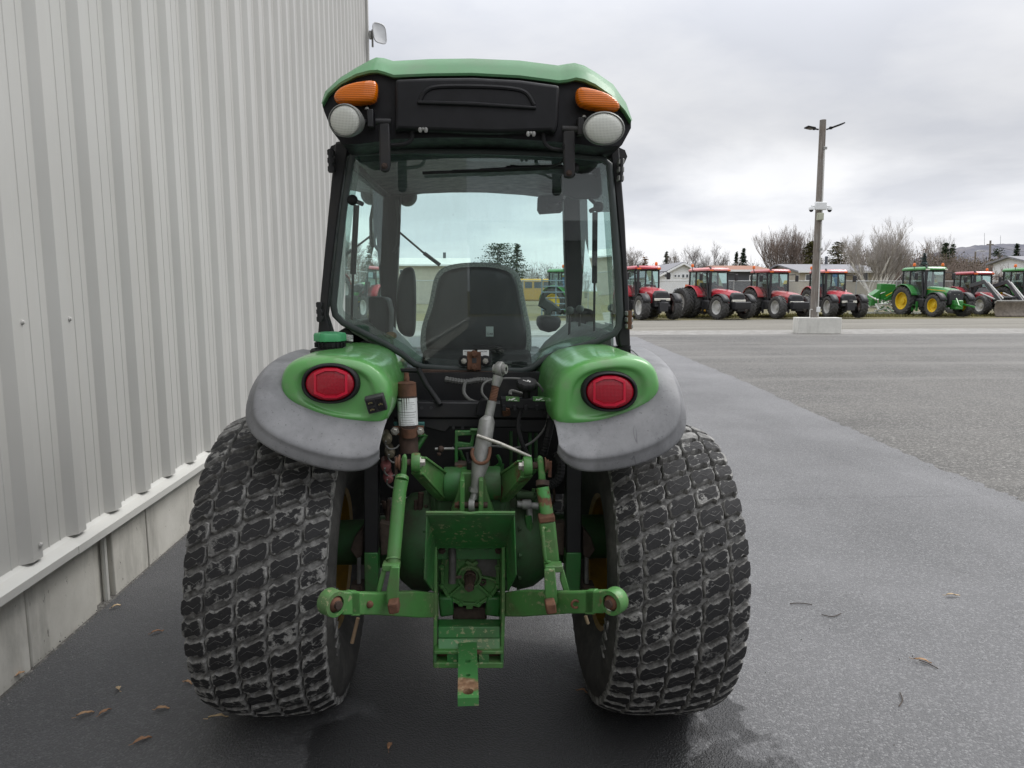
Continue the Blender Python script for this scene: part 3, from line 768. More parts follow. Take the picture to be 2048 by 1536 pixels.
# ---- fenders
GL = [(572, 790), (568, 756), (577, 728), (600, 712), (640, 706), (695, 705), (742, 713), (772, 735), (788, 766), (791, 792), (784, 826), (772, 846), (735, 843), (690, 839), (645, 828), (604, 810)]
GR = [(1309, 790), (1311, 758), (1303, 730), (1282, 711), (1245, 705), (1195, 708), (1146, 719), (1117, 740), (1104, 766), (1099, 795), (1098, 828), (1106, 847), (1145, 848), (1190, 845), (1240, 830), (1285, 811)]
FP = [(.05, -.098), (.58, -.098), (.64, -.100), (.70, -.107), (.76, -.107), (.90, -.098), (.955, -.084), (.988, -.058), (1.0, -.02), (1.0, .04), (1.0, .7), (.9, .74)]
fl = pillow(GL, 2.40, FP, 'fender', M_green_fender, sub=2)
fr = pillow(GR, 2.40, FP, 'fender', M_green_fender, sub=2)
def flare(cols, name):
    rows = []
    for t, dy, dn in ((-.16, .03, 0), (0.0, .012, 0), (.02, -.010, 0), (.35, -.024, .010), (.70, -.026, .018), (.755, -.022, .018), (.80, -.010, .013), (.98, .008, 0.0), (1.0, .02, 0.0), (.98, .05, -.004)):
        row = []
        for (ix, iy, iY, ox, oy, oY) in cols:
            a, b = U(ix, iy, iY), U(ox, oy, oY)
            row.append(a.lerp(b, t) + V(0, dy, 0) + V(0, 0, dn * .5))
        rows.append(row)
    m = MB(); m.loft(rows, False); o = m.build(name, M_gray, trac, sub=0)
    sd_ = o.modifiers.new('thick', 'SOLIDIFY'); sd_.thickness = .006; sd_.offset = -1
    b = o.modifiers.new('sub', 'SUBSURF'); b.levels = 2; b.render_levels = 2
    return o
flare([(640, 702, 3.1, 600, 703, 3.1), (600, 714, 2.62, 556, 716, 2.62), (578, 738, 2.40, 520, 745, 2.42), (571, 765, 2.34, 497, 785, 2.33), (574, 796, 2.31, 487, 836, 2.27),
       (602, 814, 2.30, 500, 873, 2.23), (646, 830, 2.30, 548, 906, 2.21), (690, 840, 2.30, 622, 934, 2.20), (735, 844, 2.30, 692, 946, 2.20), (762, 846, 2.30, 738, 940, 2.205), (771, 848, 2.31, 757, 918, 2.215)], 'fender_flare')
flare([(1255, 694, 3.1, 1290, 700, 3.1), (1285, 712, 2.62, 1325, 722, 2.62), (1302, 738, 2.40, 1352, 752, 2.42), (1309, 768, 2.34, 1367, 795, 2.33), (1306, 796, 2.31, 1376, 838, 2.27),
       (1280, 813, 2.30, 1368, 880, 2.23), (1240, 830, 2.30, 1330, 912, 2.21), (1190, 844, 2.30, 1260, 937, 2.20), (1150, 848, 2.30, 1185, 947, 2.20), (1122, 848, 2.30, 1140, 938, 2.205), (1109, 848, 2.31, 1116, 905, 2.215)], 'fender_flare')
# tail lamps
def tail(cx, cy, rx, ry):
    Y = 2.29
    o = oval(cx, cy, rx, ry, 28, .92)
    rg = pillow(o, Y, [(1.02, .06), (1.02, .01), (.98, -.012), (.90, -.018), (.845, -.012), (.84, .01)], 'lamp_bezel', M_rubber, sub=1)
    ln = pillow(oval(cx, cy, rx * .85, ry * .84, 28, .95), Y, [(1.0, .01), (1.0, -.010), (.9, -.017), (.6, -.022), (.2, -.024)], 'tail_lamp', M_red, sub=1)
    # reflector band moulded in the lens
    a = [(-.62, -.72), (-.62, .62), (-.36, .82), (.36, .82), (.62, .62), (.62, -.72), (.3, -.92)]
    hexo = [(-.66, -.60), (-.66, .60), (-.25, .86), (.25, .86), (.66, .60), (.66, -.60), (.25, -.86), (-.25, -.86)]
    m = MB(); ou = P([(cx + x * rx * .86, cy + y * ry * .84) for x, y in hexo], Y - .0235); inn = P([(cx + x * rx * .74, cy + y * ry * .70) for x, y in hexo], Y - .025)
    back = [q + V(0, .012, 0) for q in ou]
    m.loft([back, ou, inn, [q + V(0, .012, 0) for q in inn]], True, False, False)
    m.build('reflector_band', M_redb, ln, angle=20)
tail(661, 767, 59, 41); tail(1219, 783, 57, 41)
# fuel filler in the left fender
q = U(661, 700, 2.62)
m = MB(); m.lathe([(.072, -.05), (.072, .0), (.066, .006), (.058, .006), (.055, -.02)], q, (0, 0, 1), 28); m.build('filler_recess', M_rubber, trac)
m = MB(); m.lathe([(.046, -.04), (.046, .012), (.052, .014), (.052, .030), (.046, .032)], q, (0, 0, 1), 24); nk = m.build('filler_neck', M_blackp, trac)
m = MB()
for j in range(20):
    a = 2 * math.pi * j / 20; m.box(q + V(.052 * math.cos(a), .052 * math.sin(a), .020), (.008, .006, .016), Matrix.Rotation(a, 3, 'Z'))
m.build('neck_ribs', M_blackp, nk)['kind'] = 'stuff'
m = MB(); n = 48; rings = []
for r, z in ((.050, .032), (.056, .034), (.056, .056), (.052, .062), (.030, .066), (.0, .066)):
    rings.append([q + V((r + (.002 if j % 8 < 4 else -.0015) * (r > .04)) * math.cos(2 * math.pi * j / n), (r + (.002 if j % 8 < 4 else -.0015) * (r > .04)) * math.sin(2 * math.pi * j / n), z) for j in range(n)])
m.loft(rings); m.build('fuel_cap', M_cap, trac)
# hitch switch pad on the left fender
def pad():
    c0 = U(752, 808, 2.272); e1 = (U(768, 790, 2.272) - U(734, 798, 2.272)); e1.normalize(); e2 = V(0, -.25, 1); e2 = (e2 - e1 * e2.dot(e1)).normalized()
    nn = e1.cross(e2)
    def rq(cu, cv, wu, wv, d0, d1, name, mat, par, bev=.003):
        m = MB(); m.hexa([c0 + e1 * (cu + su * wu / 2) + e2 * (cv + sv * wv / 2) + nn * d for d in (d0, d1) for su, sv in ((-1, -1), (1, -1), (1, 1), (-1, 1))]); return m.build(name, mat, par, bevel=bev)
    b = rq(0, 0, .062, .056, -.02, .006, 'hitch_switch_pad', M_pad, trac, .004)
    for cu, cv, wu, wv in ((-.015, .012, .025, .020), (-.015, -.012, .025, .020), (.015, 0.0, .025, .042)):
        k = rq(cu, cv, wu, wv, .005, .010, 'rocker_switch', M_rubber, b, .003)
        for i in range(3):
            rq(cu - .005 + .005 * i, cv + (.001 if i % 2 else -.001), .003, .005, .0095, .0106, 'switch_symbol', M_inky, b, 0)
pad()
# fuel notice on the black panel
m = MB(); Y = 2.80
m.prism(P([(686, 668), (706, 671), (706, 683), (686, 680)], Y), (0, .003, 0)); st = m.build('fuel_notice', M_white, trac)
for i, t in enumerate(('ULTRA LOW', 'SULFUR FUEL', 'ONLY')):
    text_mesh(t, .0072, facing(U(696, 672 + 3.8 * i, Y - .002), R(-6)), M_ink, 'notice_text', st, .0004)

# ---- cab
m = MB()
m.prism(P([(670, 285), (700, 283), (690, 330), (674, 440), (660, 560), (652, 630), (664, 668), (640, 694), (634, 692), (640, 600), (655, 440)], 2.86), (0, .07, 0)); m.build('rear_pillar', M_black, trac, bevel=.006)
m = MB()
m.prism(P([(1220, 295), (1238, 288), (1250, 440), (1258, 600), (1261, 692), (1240, 694), (1236, 672), (1248, 630), (1243, 520), (1232, 400), (1224, 330)], 2.86), (0, .07, 0)); m.build('rear_pillar', M_black, trac, bevel=.006)
plate([(670, 284), (800, 258), (1100, 262), (1239, 290), (1232, 322), (1205, 309), (1080, 298), (950, 293), (830, 291), (712, 296), (690, 318)], 2.87, .06, 'rear_header', M_black, bevel=.005)
m = MB(); m.prism(P([(634, 690), (690, 655), (770, 700), (815, 742), (850, 752), (1040, 758), (1068, 752), (1100, 728), (1200, 696), (1262, 690), (1262, 760), (1060, 800), (830, 800), (634, 760)], 2.90), (0, .05, 0)); m.build('cab_rear_panel', M_black, trac, bevel=.004)
plate([(800, 738), (1098, 745), (1090, 757), (805, 752)], 2.83, .04, 'rear_sill', M_rustd, bevel=.004)
# rear window: seal and pane
WG = [(712, 297), (770, 294), (830, 293), (950, 295), (1080, 300), (1160, 306), (1205, 312), (1224, 328), (1232, 420), (1240, 540), (1245, 625), (1243, 655), (1232, 672), (1195, 690), (1130, 708), (1095, 722), (1068, 742), (1045, 749), (940, 748), (845, 742), (825, 735), (800, 715), (765, 694), (720, 672), (680, 652), (662, 634), (657, 612), (664, 540), (678, 420), (692, 325), (698, 303)]
def inset(px, d):
    n = len(px); out = []
    for i in range(n):
        a, b, c = px[i - 1], px[i], px[(i + 1) % n]
        t = ((c[0] - a[0]), (c[1] - a[1])); L = math.hypot(*t); out.append((b[0] - t[1] / L * d, b[1] + t[0] / L * d))
    return out
Yg = 2.845
def skew(ps): return [q + V(0, -(q.x - TX) * .036, 0) for q in ps]
m = MB(); A, B = inset(WG, 1), inset(WG, 13)
m.loft([skew(r_) for r_ in ([q + V(0, .02, 0) for q in P(A, Yg)], P(A, Yg), [q - V(0, .006, 0) for q in P(inset(WG, 6), Yg)], P(B, Yg), [q + V(0, .02, 0) for q in P(B, Yg)])], True, False, False)
m.build('window_seal', M_seal, trac, angle=60)
m = MB(); m.add(skew(P(inset(WG, 5), Yg + .008)), [tuple(range(len(WG)))]); gw = m.build('rear_window', M_glass, trac, smooth=False)
m = MB(); m.loft([skew(P(inset(WG, 6), Yg + .014)), skew(P(inset(WG, 27), Yg + .014))], True, False, False); m.build('window_border', M_frit, gw, smooth=False)
# hinges at the cab corners
for (x, y, h, w_) in ((662, 322, 42, 13), (639, 624, 38, 12), (1242, 340, 44, 12), (1259, 640, 36, 14)):
    m = MB(); c = U(x, y, 2.82)
    m.tube([c + V(0, 0, SZ(h / 2, 2.9)), c - V(0, 0, SZ(h / 2, 2.9))], SZ(w_ / 2.6, 2.9), 10)
    hg = m.build('door_hinge', M_black if x != 1259 else M_rust, trac, angle=30)
    for k in (-.34, .02, .36):
        m = MB(); m.box(c + V(0, .01, SZ(h * k, 2.9)), (SZ(w_ * .95, 2.9), .035, SZ(h * .24, 2.9))); m.build('hinge_knuckle', M_steel if x > 1000 else M_black, hg, bevel=.003)
# cab sides: front pillars, rails, panes
YF = 4.02
for s, pxs in ((-1, [(768, 335), (803, 340), (797, 500), (790, 660), (752, 660), (762, 500)]), (1, [(1126, 330), (1158, 335), (1163, 500), (1170, 660), (1136, 660), (1130, 500)])):
    plate(pxs, YF, .08, 'front_pillar', M_black, bevel=.01)
XL, XR = U(668, 500, 2.9).x + .02, U(1247, 500, 2.9).x - .02
for X in (XL, XR):
    sgn = -1 if X == XL else 1
    xf = U(775, 500, YF).x if sgn < 0 else U(1150, 500, YF).x
    m = MB(); m.add([V(X, 2.95, 1.33), V(xf, YF, 1.25), V(xf, YF, 2.14), V(X + .03 * -sgn, 2.95, 2.14)], [(0, 1, 2, 3)]); m.build('side_window', M_glass2, trac, smooth=False)
    m = MB(); m.tube([V(X, 2.93, 1.32), V(xf, YF, 1.22)], .03, 8); m.tube([V(X, 2.93, 2.17), V(xf, YF, 2.17)], .035, 8); m.build('side_rail', M_black, trac)
a_, b_ = U(785, 335, YF), U(1145, 335, YF); c_, d_ = U(1150, 660, YF), U(772, 660, YF)
m = MB(); m.add([a_ + V(0, .06, 0), b_ + V(0, .06, 0), c_ + V(0, .06, -.25), d_ + V(0, .06, -.25)], [(0, 1, 2, 3)]); m.build('windscreen', M_glass2, trac, smooth=False)
m = MB(); m.hexa([V(XL + .05, 2.93, 2.17), V(XR - .05, 2.93, 2.17), V(U(1150, 352, YF).x, YF, U(940, 352, YF).z), V(U(780, 352, YF).x, YF, U(940, 352, YF).z),
                  V(XL + .05, 2.93, 2.22), V(XR - .05, 2.93, 2.22), V(U(1150, 352, YF).x, YF, U(940, 340, YF).z + .05), V(U(780, 352, YF).x, YF, U(940, 340, YF).z + .05)])
m.build('headliner', M_trim, trac, bevel=.02)
# interior
SB = [(842, 722), (840, 690), (842, 650), (858, 615), (864, 570), (872, 545), (892, 529), (950, 523), (1010, 528), (1036, 542), (1046, 570), (1052, 615), (1062, 650), (1064, 690), (1062, 722), (950, 728)]
Ys = 3.12
st = pillow(SB, Ys, [(.3, -.005), (.80, -.004), (.90, .006), (.94, .03), (.94, .05)], 'seat_back', M_seat, sub=2)
pillow(SB, Ys + .03, [(.94, -.02), (1.0, -.008), (1.01, .03), (.98, .10), (.8, .13)], 'seat_cushion', M_fabric, st, sub=2)
plate([(846, 700), (1062, 700), (1066, 745), (842, 745)], 3.10, .5, 'seat_base', M_dkint, bevel=.02)
for i in range(4):
    rodp([(948, 690 + 5 * i, 3.085), (1005, 692 + 5 * i, 3.085)], .004, 'seat_vent', M_rubber, st, 6)
plate([(972, 653), (987, 653), (987, 673), (972, 673)], 3.095, .003, 'seat_label', M_white, st, 0)
text_mesh('1248', .014, facing(U(979.5, 668, 3.093)), M_ink, 'label_text', st)
pillow([(792, 665), (790, 610), (793, 560), (803, 535), (822, 531), (831, 540), (832, 600), (831, 655), (828, 677), (810, 675)], 3.25, [(.5, -.02), (.85, -.015), (1, .01), (1, .06), (.8, .09)], 'armrest', M_dkint, sub=2)
plate([(736, 592), (772, 596), (778, 625), (776, 672), (760, 682), (736, 680)], 3.2, .25, 'side_console', M_dkint, bevel=.015)
m = MB(); m.prism([V(XL + .02, 2.9, 1.36), V(XL + .02, 2.9, 1.50), V(XL + .07, 2.9, 1.50), V(XL + .20, 2.9, 1.36), V(XL + .26, 2.9, 1.28), V(XL + .02, 2.9, 1.28)], (0, .9, 0)); m.build('inner_fender', M_trim, trac, bevel=.02)
m = MB(); m.prism([V(XR - .02, 2.9, 1.36), V(XR - .02, 2.9, 1.47), V(XR - .07, 2.9, 1.47), V(XR - .20, 2.9, 1.36), V(XR - .26, 2.9, 1.28), V(XR - .02, 2.9, 1.28)], (0, .9, 0)); m.build('inner_fender', M_trim, trac, bevel=.02)
pillow([(1078, 668), (1076, 636), (1085, 630), (1120, 632), (1128, 640), (1120, 668)], 3.2, [(.6, -.02), (1, 0), (1, .15), (.8, .2)], 'armrest', M_dkint, sub=1)
pillow([(1077, 612), (1080, 600), (1086, 585), (1088, 594), (1105, 603), (1122, 617), (1118, 624), (1105, 622), (1098, 640), (1088, 640), (1090, 620)], 3.45, [(.7, -.02), (1, 0), (1, .03), (.8, .05)], 'joystick', M_trim, sub=0)
for (x, y) in ((1140, 625), (1160, 622)):
    rodp([(x - 2, y + 50, 3.4), (x, y, 3.4)], .006, 'lever', M_dkint); m = MB(); m.ball(U(x, y - 4, 3.4), .02); m.build('lever_knob', M_trim, trac)
m = MB(); m.ball(U(782, 671, 3.15), (.026, .026, .018)); m.build('lever_knob', simple('orange_plastic', (.42, .24, .10), .5), trac); rodp([(787, 700, 3.15), (783, 674, 3.15)], .006, 'lever', M_dkint)
plate([(1140, 620), (1190, 610), (1196, 690), (1140, 700)], 3.75, .1, 'control_console', M_dkint, bevel=.02)
# gas struts of the rear window
for (x0, y0, x1, y1, xm, ym) in ((705, 400, 703, 640, 706, 548), (1197, 414, 1188, 662, 1189, 566)):
    rodp([(x0 + (8 if x0 < 900 else -7), y0 + 10, 2.90), (xm, ym, 2.93)], .0115, 'gas_strut', M_black, None, 10)
    rodp([(xm, ym, 2.93), (x1, y1, 2.97)], .005, 'strut_rod', M_dkint)
    m = MB(); m.ball(U(x0, y0, 2.87), .021, 14, 10); m.build('strut_knob', M_rubber, trac); rodp([(x0, y0, 2.88), (x0 + (20 if x0 < 900 else -16), y0 + 8, 2.92)], .009, 'strut_bracket', M_black)
# things seen through the cab: lamp, wipers, mirrors, visor
q = U(814, 392, 4.1); m = MB(); m.lathe([(.0, -.03), (.035, -.028), (.052, -.01), (.056, .02), (.05, .04)], q, (0, 1, 0), 20); m.build('front_work_lamp', M_dkint, trac); rodp([(812, 372, 4.1), (808, 355, 4.1)], .008, 'lamp_stem', M_dkint)
rodp([(796, 462, 4.10), (850, 508, 4.10)], .006, 'front_wiper_arm', M_dkint); rodp([(848, 506, 4.1), (880, 530, 4.10)], .011, 'front_wiper_arm', M_dkint)
rodp([(794, 400, 4.00), (798, 440, 3.98), (796, 490, 3.98), (788, 505, 4.0)], .010, 'grab_handle', M_dkint)
pillow([(1076, 395), (1080, 390), (1124, 387), (1127, 391), (1127, 420), (1122, 425), (1080, 428), (1075, 420)], 3.9, [(.9, 0), (1, .01), (1, .03), (.8, .05)], 'interior_mirror', M_dkint, sub=0)
m = MB(); m.prism(P([(1096, 405), (1122, 402), (1122, 418), (1096, 424)], 3.898), (0, .002, 0)); m.build('mirror_glass', simple('mirror_silver', (.8, .82, .82), .03, metal=1.0), trac)
rodp([(1125, 400, 3.9), (1140, 370, 4.0)], .01, 'mirror_arm', M_dkint)
pillow([(1122, 352), (1132, 346), (1195, 346), (1206, 356), (1206, 385), (1198, 396), (1150, 398), (1126, 388)], 3.3, [(.9, 0), (1, .01), (1, .03), (.85, .04)], 'cab_speaker', M_dkint, sub=0)
rodp([(1180, 398, 3.3), (1200, 416, 3.1)], .008, 'speaker_arm', M_dkint)
m = MB(); c = U(965, 640, 3.75); m.tube([c + V(.17 * math.cos(t), .10 * math.sin(t), .14 * math.sin(t)) for t in [2 * math.pi * k / 24 for k in range(25)]], .013, 8); m.tube([c, c + V(0, .12, -.4)], .03, 8); m.build('steering_wheel', M_dkint, trac)
# bracket bolted low on the pane
plate([(934, 703), (962, 704), (962, 741), (934, 740)], 2.815, .014, 'latch_plate', M_rust, bevel=.003)
plate([(944, 716), (953, 716), (953, 726), (944, 726)], 2.8135, .003, 'latch_hole', M_ink, None, 0)
for x, y in ((948, 708), (948, 734)): bolt(U(x, y, 2.815), (0, -1, 0), .011, mat=M_rust)
for x in (928, 971): 
    m = MB(); m.lathe([(.0, -.014), (.012, -.014), (.014, -.01), (.022, -.008), (.022, .02)], U(x, 722, 2.825), (0, 1, 0), 16); o = m.build('latch_washer', M_rubber, trac); bolt(U(x, 722, 2.812), (0, -1, 0), .008, parent=o)
for x, t in ((938, 'MADE IN JAPAN'), (967, '810 B 70040')):
    m = MB(); m.prism(P([(x - 12, 700), (x + 11, 700), (x + 11, 712), (x - 12, 712)], 2.842), (0, .002, 0)); o = m.build('glass_sticker', M_white, trac); text_mesh(t, .0055, facing(U(x, 703, 2.841)), M_ink, 'sticker_text', o, .0003)

# ---- roof
Tt = [(643, 207), (650, 183), (680, 155), (712, 135), (738, 120), (752, 113), (766, 114), (785, 120), (860, 116), (945, 115), (1040, 119), (1118, 129), (1135, 126), (1150, 124), (1168, 129), (1190, 142), (1226, 167), (1252, 205), (1264, 240)]
Lt = [(645, 212), (656, 191), (682, 169), (712, 153), (738, 146), (755, 145), (770, 149), (788, 155), (860, 152), (945, 151), (1040, 156), (1118, 166), (1135, 164), (1152, 160), (1168, 163), (1190, 173), (1223, 196), (1250, 226), (1262, 246)]
rows = []
tm = P(Tt, 2.70); lm = P(Lt, 2.63)
rows.append([q + V(0, .03, .002) for q in lm]); rows.append(lm)
rows.append([q + V(0, -.004, .008) for q in lm])
rows.append([a.lerp(b, .5) + V(0, -.012, 0) for a, b in zip(lm, tm)])
rows.append([a.lerp(b, .92) + V(0, -.004, 0) for a, b in zip(lm, tm)])
rows.append([q + V(0, .03, .006) for q in tm])
mid = TX + .03
rows.append([V(mid + (q.x - mid) * .98, 3.1, q.z + .012) for q in tm])
rows.append([V(mid + (q.x - mid) * .97, 3.8, q.z + .005) for q in tm])
rows.append([V(mid + (q.x - mid) * .94, 4.18, q.z - .05) for q in tm])
rows.append([V(mid + (q.x - mid) * .92, 4.22, q.z - .12) for q in tm])
m = MB(); m.loft(rows, False); rf = m.build('cab_roof', M_green_roof, trac, angle=50)
# black housing under the roof
Bt = [(1262, 256), (1256, 268), (1244, 290), (1200, 294), (1120, 284), (1000, 276), (950, 275), (880, 275), (790, 278), (720, 288), (684, 288), (664, 262), (648, 222)]
hx = Lt + Bt
m = MB(); r0 = P(hx, 2.655)
m.loft([r0, [q + V(0, .0, 0) for q in r0], [V(q.x, 2.92, q.z) for q in r0], [V(mid + (q.x - mid) * .95, 4.1, min(q.z, 2.30)) for q in r0]])
m.build('roof_housing', M_blackp, trac, angle=30)
ct = plate([(790, 158), (860, 155), (945, 154), (1040, 159), (1120, 170), (1117, 250), (1112, 268), (1100, 262), (1000, 265), (950, 264), (870, 261), (800, 258), (788, 262), (790, 220)], 2.600, .07, 'air_intake_cover', M_blackp, bevel=.012, seg=3)
hose([(840, 203, 2.600), (850, 184, 2.600), (875, 174, 2.600), (950, 173, 2.600), (1020, 177, 2.600), (1052, 186, 2.600), (1068, 210, 2.600)], .008, 'cover_rib', M_blackp, ct)
plate([(834, 200), (950, 203), (1073, 212), (1073, 218), (950, 211), (834, 207)], 2.588, .03, 'cover_ledge', M_blackp, ct, .004)
# amber lamps
pillow([(664, 192), (672, 179), (688, 169), (715, 162), (748, 158), (754, 163), (755, 180), (752, 199), (744, 205), (715, 206), (685, 207), (670, 203)], 2.59, [(.3, -.012), (.82, -.010), (.97, 0), (1.02, .02), (1.02, .07)], 'turn_lamp', M_amber, sub=1)
pillow([(1153, 180), (1158, 172), (1175, 174), (1205, 181), (1230, 193), (1243, 208), (1240, 219), (1225, 222), (1195, 218), (1168, 213), (1157, 207), (1153, 195)], 2.59, [(.3, -.012), (.82, -.010), (.97, 0), (1.02, .02), (1.02, .07)], 'turn_lamp', M_amber, sub=1)
# round work lamps
def work(cx, cy, rx, ry, aim, bx):
    c = U(cx, cy, 2.53); r = SZ(rx, 2.55) * .92; e = SZ(ry, 2.55) * .94
    ax = V(*aim).normalized()
    M3 = ax.to_track_quat('Z', 'Y').to_matrix()
    def ringp(s, h): return [c + M3 @ V(r * 1.04 * s * math.cos(2 * math.pi * j / 28), e * 1.04 * s * math.sin(2 * math.pi * j / 28), h) for j in range(28)]
    m = MB(); m.loft([ringp(.45, -.075), ringp(.8, -.06), ringp(1.0, -.02), ringp(1.03, .002), ringp(.96, .006), ringp(.93, 0.0)], True, True, False); b = m.build('work_lamp', M_chrome, trac, angle=45)
    m = MB(); m.loft([ringp(.94, .0), ringp(.8, .008), ringp(.5, .013), ringp(.1, .015)], True, False, True); m.build('lamp_lens', M_clear, b)
    m = MB(); m.tube([c - ax * .05, U(bx, cy + 2, 2.62)], .010, 8); m.box(U(bx, cy - 2, 2.62), (.022, .05, .06)); m.build('lamp_bracket', M_black, b, bevel=.003)
    bolt(U(bx - (8 if bx < 900 else -8), cy - 22, 2.60), (0, 0, 1), .006, mat=M_steel, parent=b)
work(690, 241, 34, 30, (-.28, -1, -.10), 742); work(1208, 257, 42, 31, (.05, -1, -.10), 1160)
# window lift arms, hoses, wing nuts
plate([(757, 246), (779, 244), (781, 330), (779, 341), (772, 345), (765, 344), (759, 338)], 2.60, .02, 'window_arm', M_black, bevel=.006)
plate([(1126, 262), (1150, 258), (1150, 345), (1146, 355), (1138, 357), (1128, 354)], 2.60, .02, 'window_arm', M_black, bevel=.006)
for x, y, x2 in ((752, 243, 782), (1124, 258, 1156)): rodp([(x, y, 2.61), (x2, y + 1, 2.61)], .012, 'arm_pivot', M_black)
for x, y in ((769, 332), (1138, 346)): bolt(U(x, y, 2.60), (0, -1, 0), .008, mat=M_rustd)
hose([(823, 256, 2.63), (824, 276, 2.63), (812, 287, 2.63), (780, 291, 2.63)], .0075, 'washer_hose', M_rubber)
hose([(1087, 262, 2.63), (1089, 284, 2.63), (1103, 297, 2.63), (1130, 300, 2.63)], .0075, 'washer_hose', M_rubber)
hose([(1126, 290, 2.60), (1129, 312, 2.62), (1117, 328, 2.68), (1080, 335, 2.78), (1020, 332, 2.80)], .005, 'wiper_cable', M_rubber)
for x, y in ((846, 258), (1062, 266)):
    m = MB(); c = U(x, y, 2.60)
    for s in (-1, 1): m.ball(c + V(s * .010, 0, -.003), (.007, .003, .010), 8, 6)
    m.ball(c, .006, 8, 6); m.build('wing_nut', M_steel, trac)
# wiper
wp = rodp([(1150, 335, 2.79), (1100, 334, 2.79), (1012, 336, 2.80)], .0085, 'rear_wiper', M_rubber)
rodp([(1095, 333, 2.78), (960, 340, 2.79)], .006, 'wiper_arm', M_blackp, wp)
rodp([(1098, 337, 2.815), (960, 342, 2.815), (845, 346, 2.815)], .006, 'wiper_blade', M_rubber, wp)
rodp([(905, 342, 2.805), (1010, 339, 2.80)], .0045, 'wiper_yoke', M_blackp, wp)
m = MB(); m.ball(U(1148, 336, 2.775), (.02, .02, .02), 10, 8); m.build('wiper_pivot', M_rubber, wp)

# ---- crossbeam and what is fixed to it
m = MB(); m.prism(P([(783, 803), (1108, 806), (1104, 838), (786, 836)], 2.62), (0, .05, 0)); m.prism(P([(786, 836), (1104, 838), (1098, 866), (1044, 866), (1034, 856), (900, 856), (890, 866), (850, 856), (790, 856)], 2.635), (0, .03, 0))
cb = m.build('crossbeam', M_black, trac, bevel=.006)
for x, y in ((843, 816), (862, 816), (907, 856), (925, 856), (1040, 850), (1090, 825)):
    m = MB(); m.lathe([(.006, 0), (.006, .004)], U(x, y, 2.633 if y > 840 else 2.618), (0, 1, 0), 10); m.build('beam_hole', M_ink, cb)
m = MB(); m.box((TX, 2.80, 1.06), (.76, .02, .5)); m.build('cab_underside', M_black, trac)
plate([(1004, 818), (1020, 816), (1021, 832), (1006, 834)], 2.60, .02, 'wire_clip', M_rust, cb); bolt(U(1012, 823, 2.60), (0, -1, 0), .008, mat=M_rust, parent=cb)
plate([(962, 800), (976, 798), (972, 834), (951, 832), (955, 812)], 2.58, .04, 'wire_connector', M_blackp, cb)
rodp([(838, 740, 2.72), (852, 768, 2.66), (881, 810, 2.60)], .0105, 'drain_hose', M_rubber)
hose([(700, 690, 2.8), (770, 735, 2.75), (835, 742, 2.72)], .008, 'wiring_loom', M_rubber)
hose([(890, 758, 2.75), (930, 764, 2.74), (960, 760, 2.74), (1000, 764, 2.74)], .010, 'wiring_loom', M_hose, None, .25)
hose([(930, 764, 2.72), (928, 785, 2.70), (940, 800, 2.68), (960, 806, 2.66)], .007, 'wiring_loom', M_hose)
# accumulator
ac = rodp([(814, 792, 2.54), (818, 905, 2.52)], .0345, 'accumulator', M_rustd, None, 24)
m = MB(); a, b = U(814, 793, 2.54), U(813.3, 768, 2.545); m.tube([a, b], [.0345, .0335], 24); m.lathe([(.0335, -.002), (.034, .004), (.026, .008), (.010, .010), (.010, .026), (.0085, .028), (.0085, .04)], b, (0, 0, 1), 20); m.build('accumulator_neck', M_rust, ac)
lb = MB(); a, b = U(814.3, 796, 2.54), U(816.5, 850, 2.53); lb.tube([a, b], .0352, 28, caps=False); lb = lb.build('accumulator_label', M_white, ac)
for i, (y, h) in enumerate(((799, 3.0), (822, .8), (803, .6), (807, .5), (811, .5), (815, .5), (827, .6), (832, .5), (837, .5), (842, .5), (846, .5))):
    m = MB(); a = U(814.4 + (y - 796) * .04, y, 2.54 - (y - 796) * .0002)
    x0 = -1.1 if i < 2 else -.85 + .12 * (i % 3); x1 = -.45 if i == 0 else (1.05 if i == 1 else .55 + .13 * (i % 4))
    arc = [R(-90) + x0 + (x1 - x0) * k / 10 for k in range(11)]
    hh = SZ(h, 2.54)
    m.loft([[a + V(.0356 * math.cos(t), .0356 * math.sin(t), s * hh / 2) for t in arc] for s in (-1, 1)], False); m.build('label_line', M_ink, lb)
plate([(786, 845), (849, 845), (847, 868), (836, 868), (836, 856), (790, 856)], 2.545, .02, 'accumulator_bracket', M_teal, bevel=.003)
m = MB(); pts = [U(786, 862, 2.52), U(800, 860, 2.515), U(806, 866, 2.49), U(818, 868, 2.48), U(830, 866, 2.49), U(836, 860, 2.515), U(848, 860, 2.52)]
sm = smoothpath(pts, 4); m.loft([[q + V(0, 0, .016) for q in sm], [q + V(0, -.005, .016) for q in sm], [q + V(0, -.005, -.016) for q in sm], [q + V(0, 0, -.016) for q in sm]], False); cl = m.build('clamp_strap', M_rust, trac)
for x in (790, 840): bolt(U(x, 862, 2.512), (0, -1, 0), .0105, parent=cl)
# coupler caps with their tethers
for (x, y, mt) in ((774, 878, M_brass), (780, 905, M_brass), (772, 932, M_pink), (777, 955, M_pink)):
    c = U(x, y, 2.47); m = MB(); m.lathe([(.0, -.03), (.012, -.028), (.016, -.018), (.017, .0), (.019, .004), (.019, .014), (.015, .02), (.015, .07)], c, (-.15, 1, .1), 18); o = m.build('coupler_cap', mt, trac)
    hose([(x - 2, y + 4, 2.43), (x - 3, y + 12, 2.44), (x + 6, y + 20, 2.45), (x + 18, y + 18, 2.47), (x + 24, y + 12, 2.5)], .003, 'cap_tether', M_hose, o)
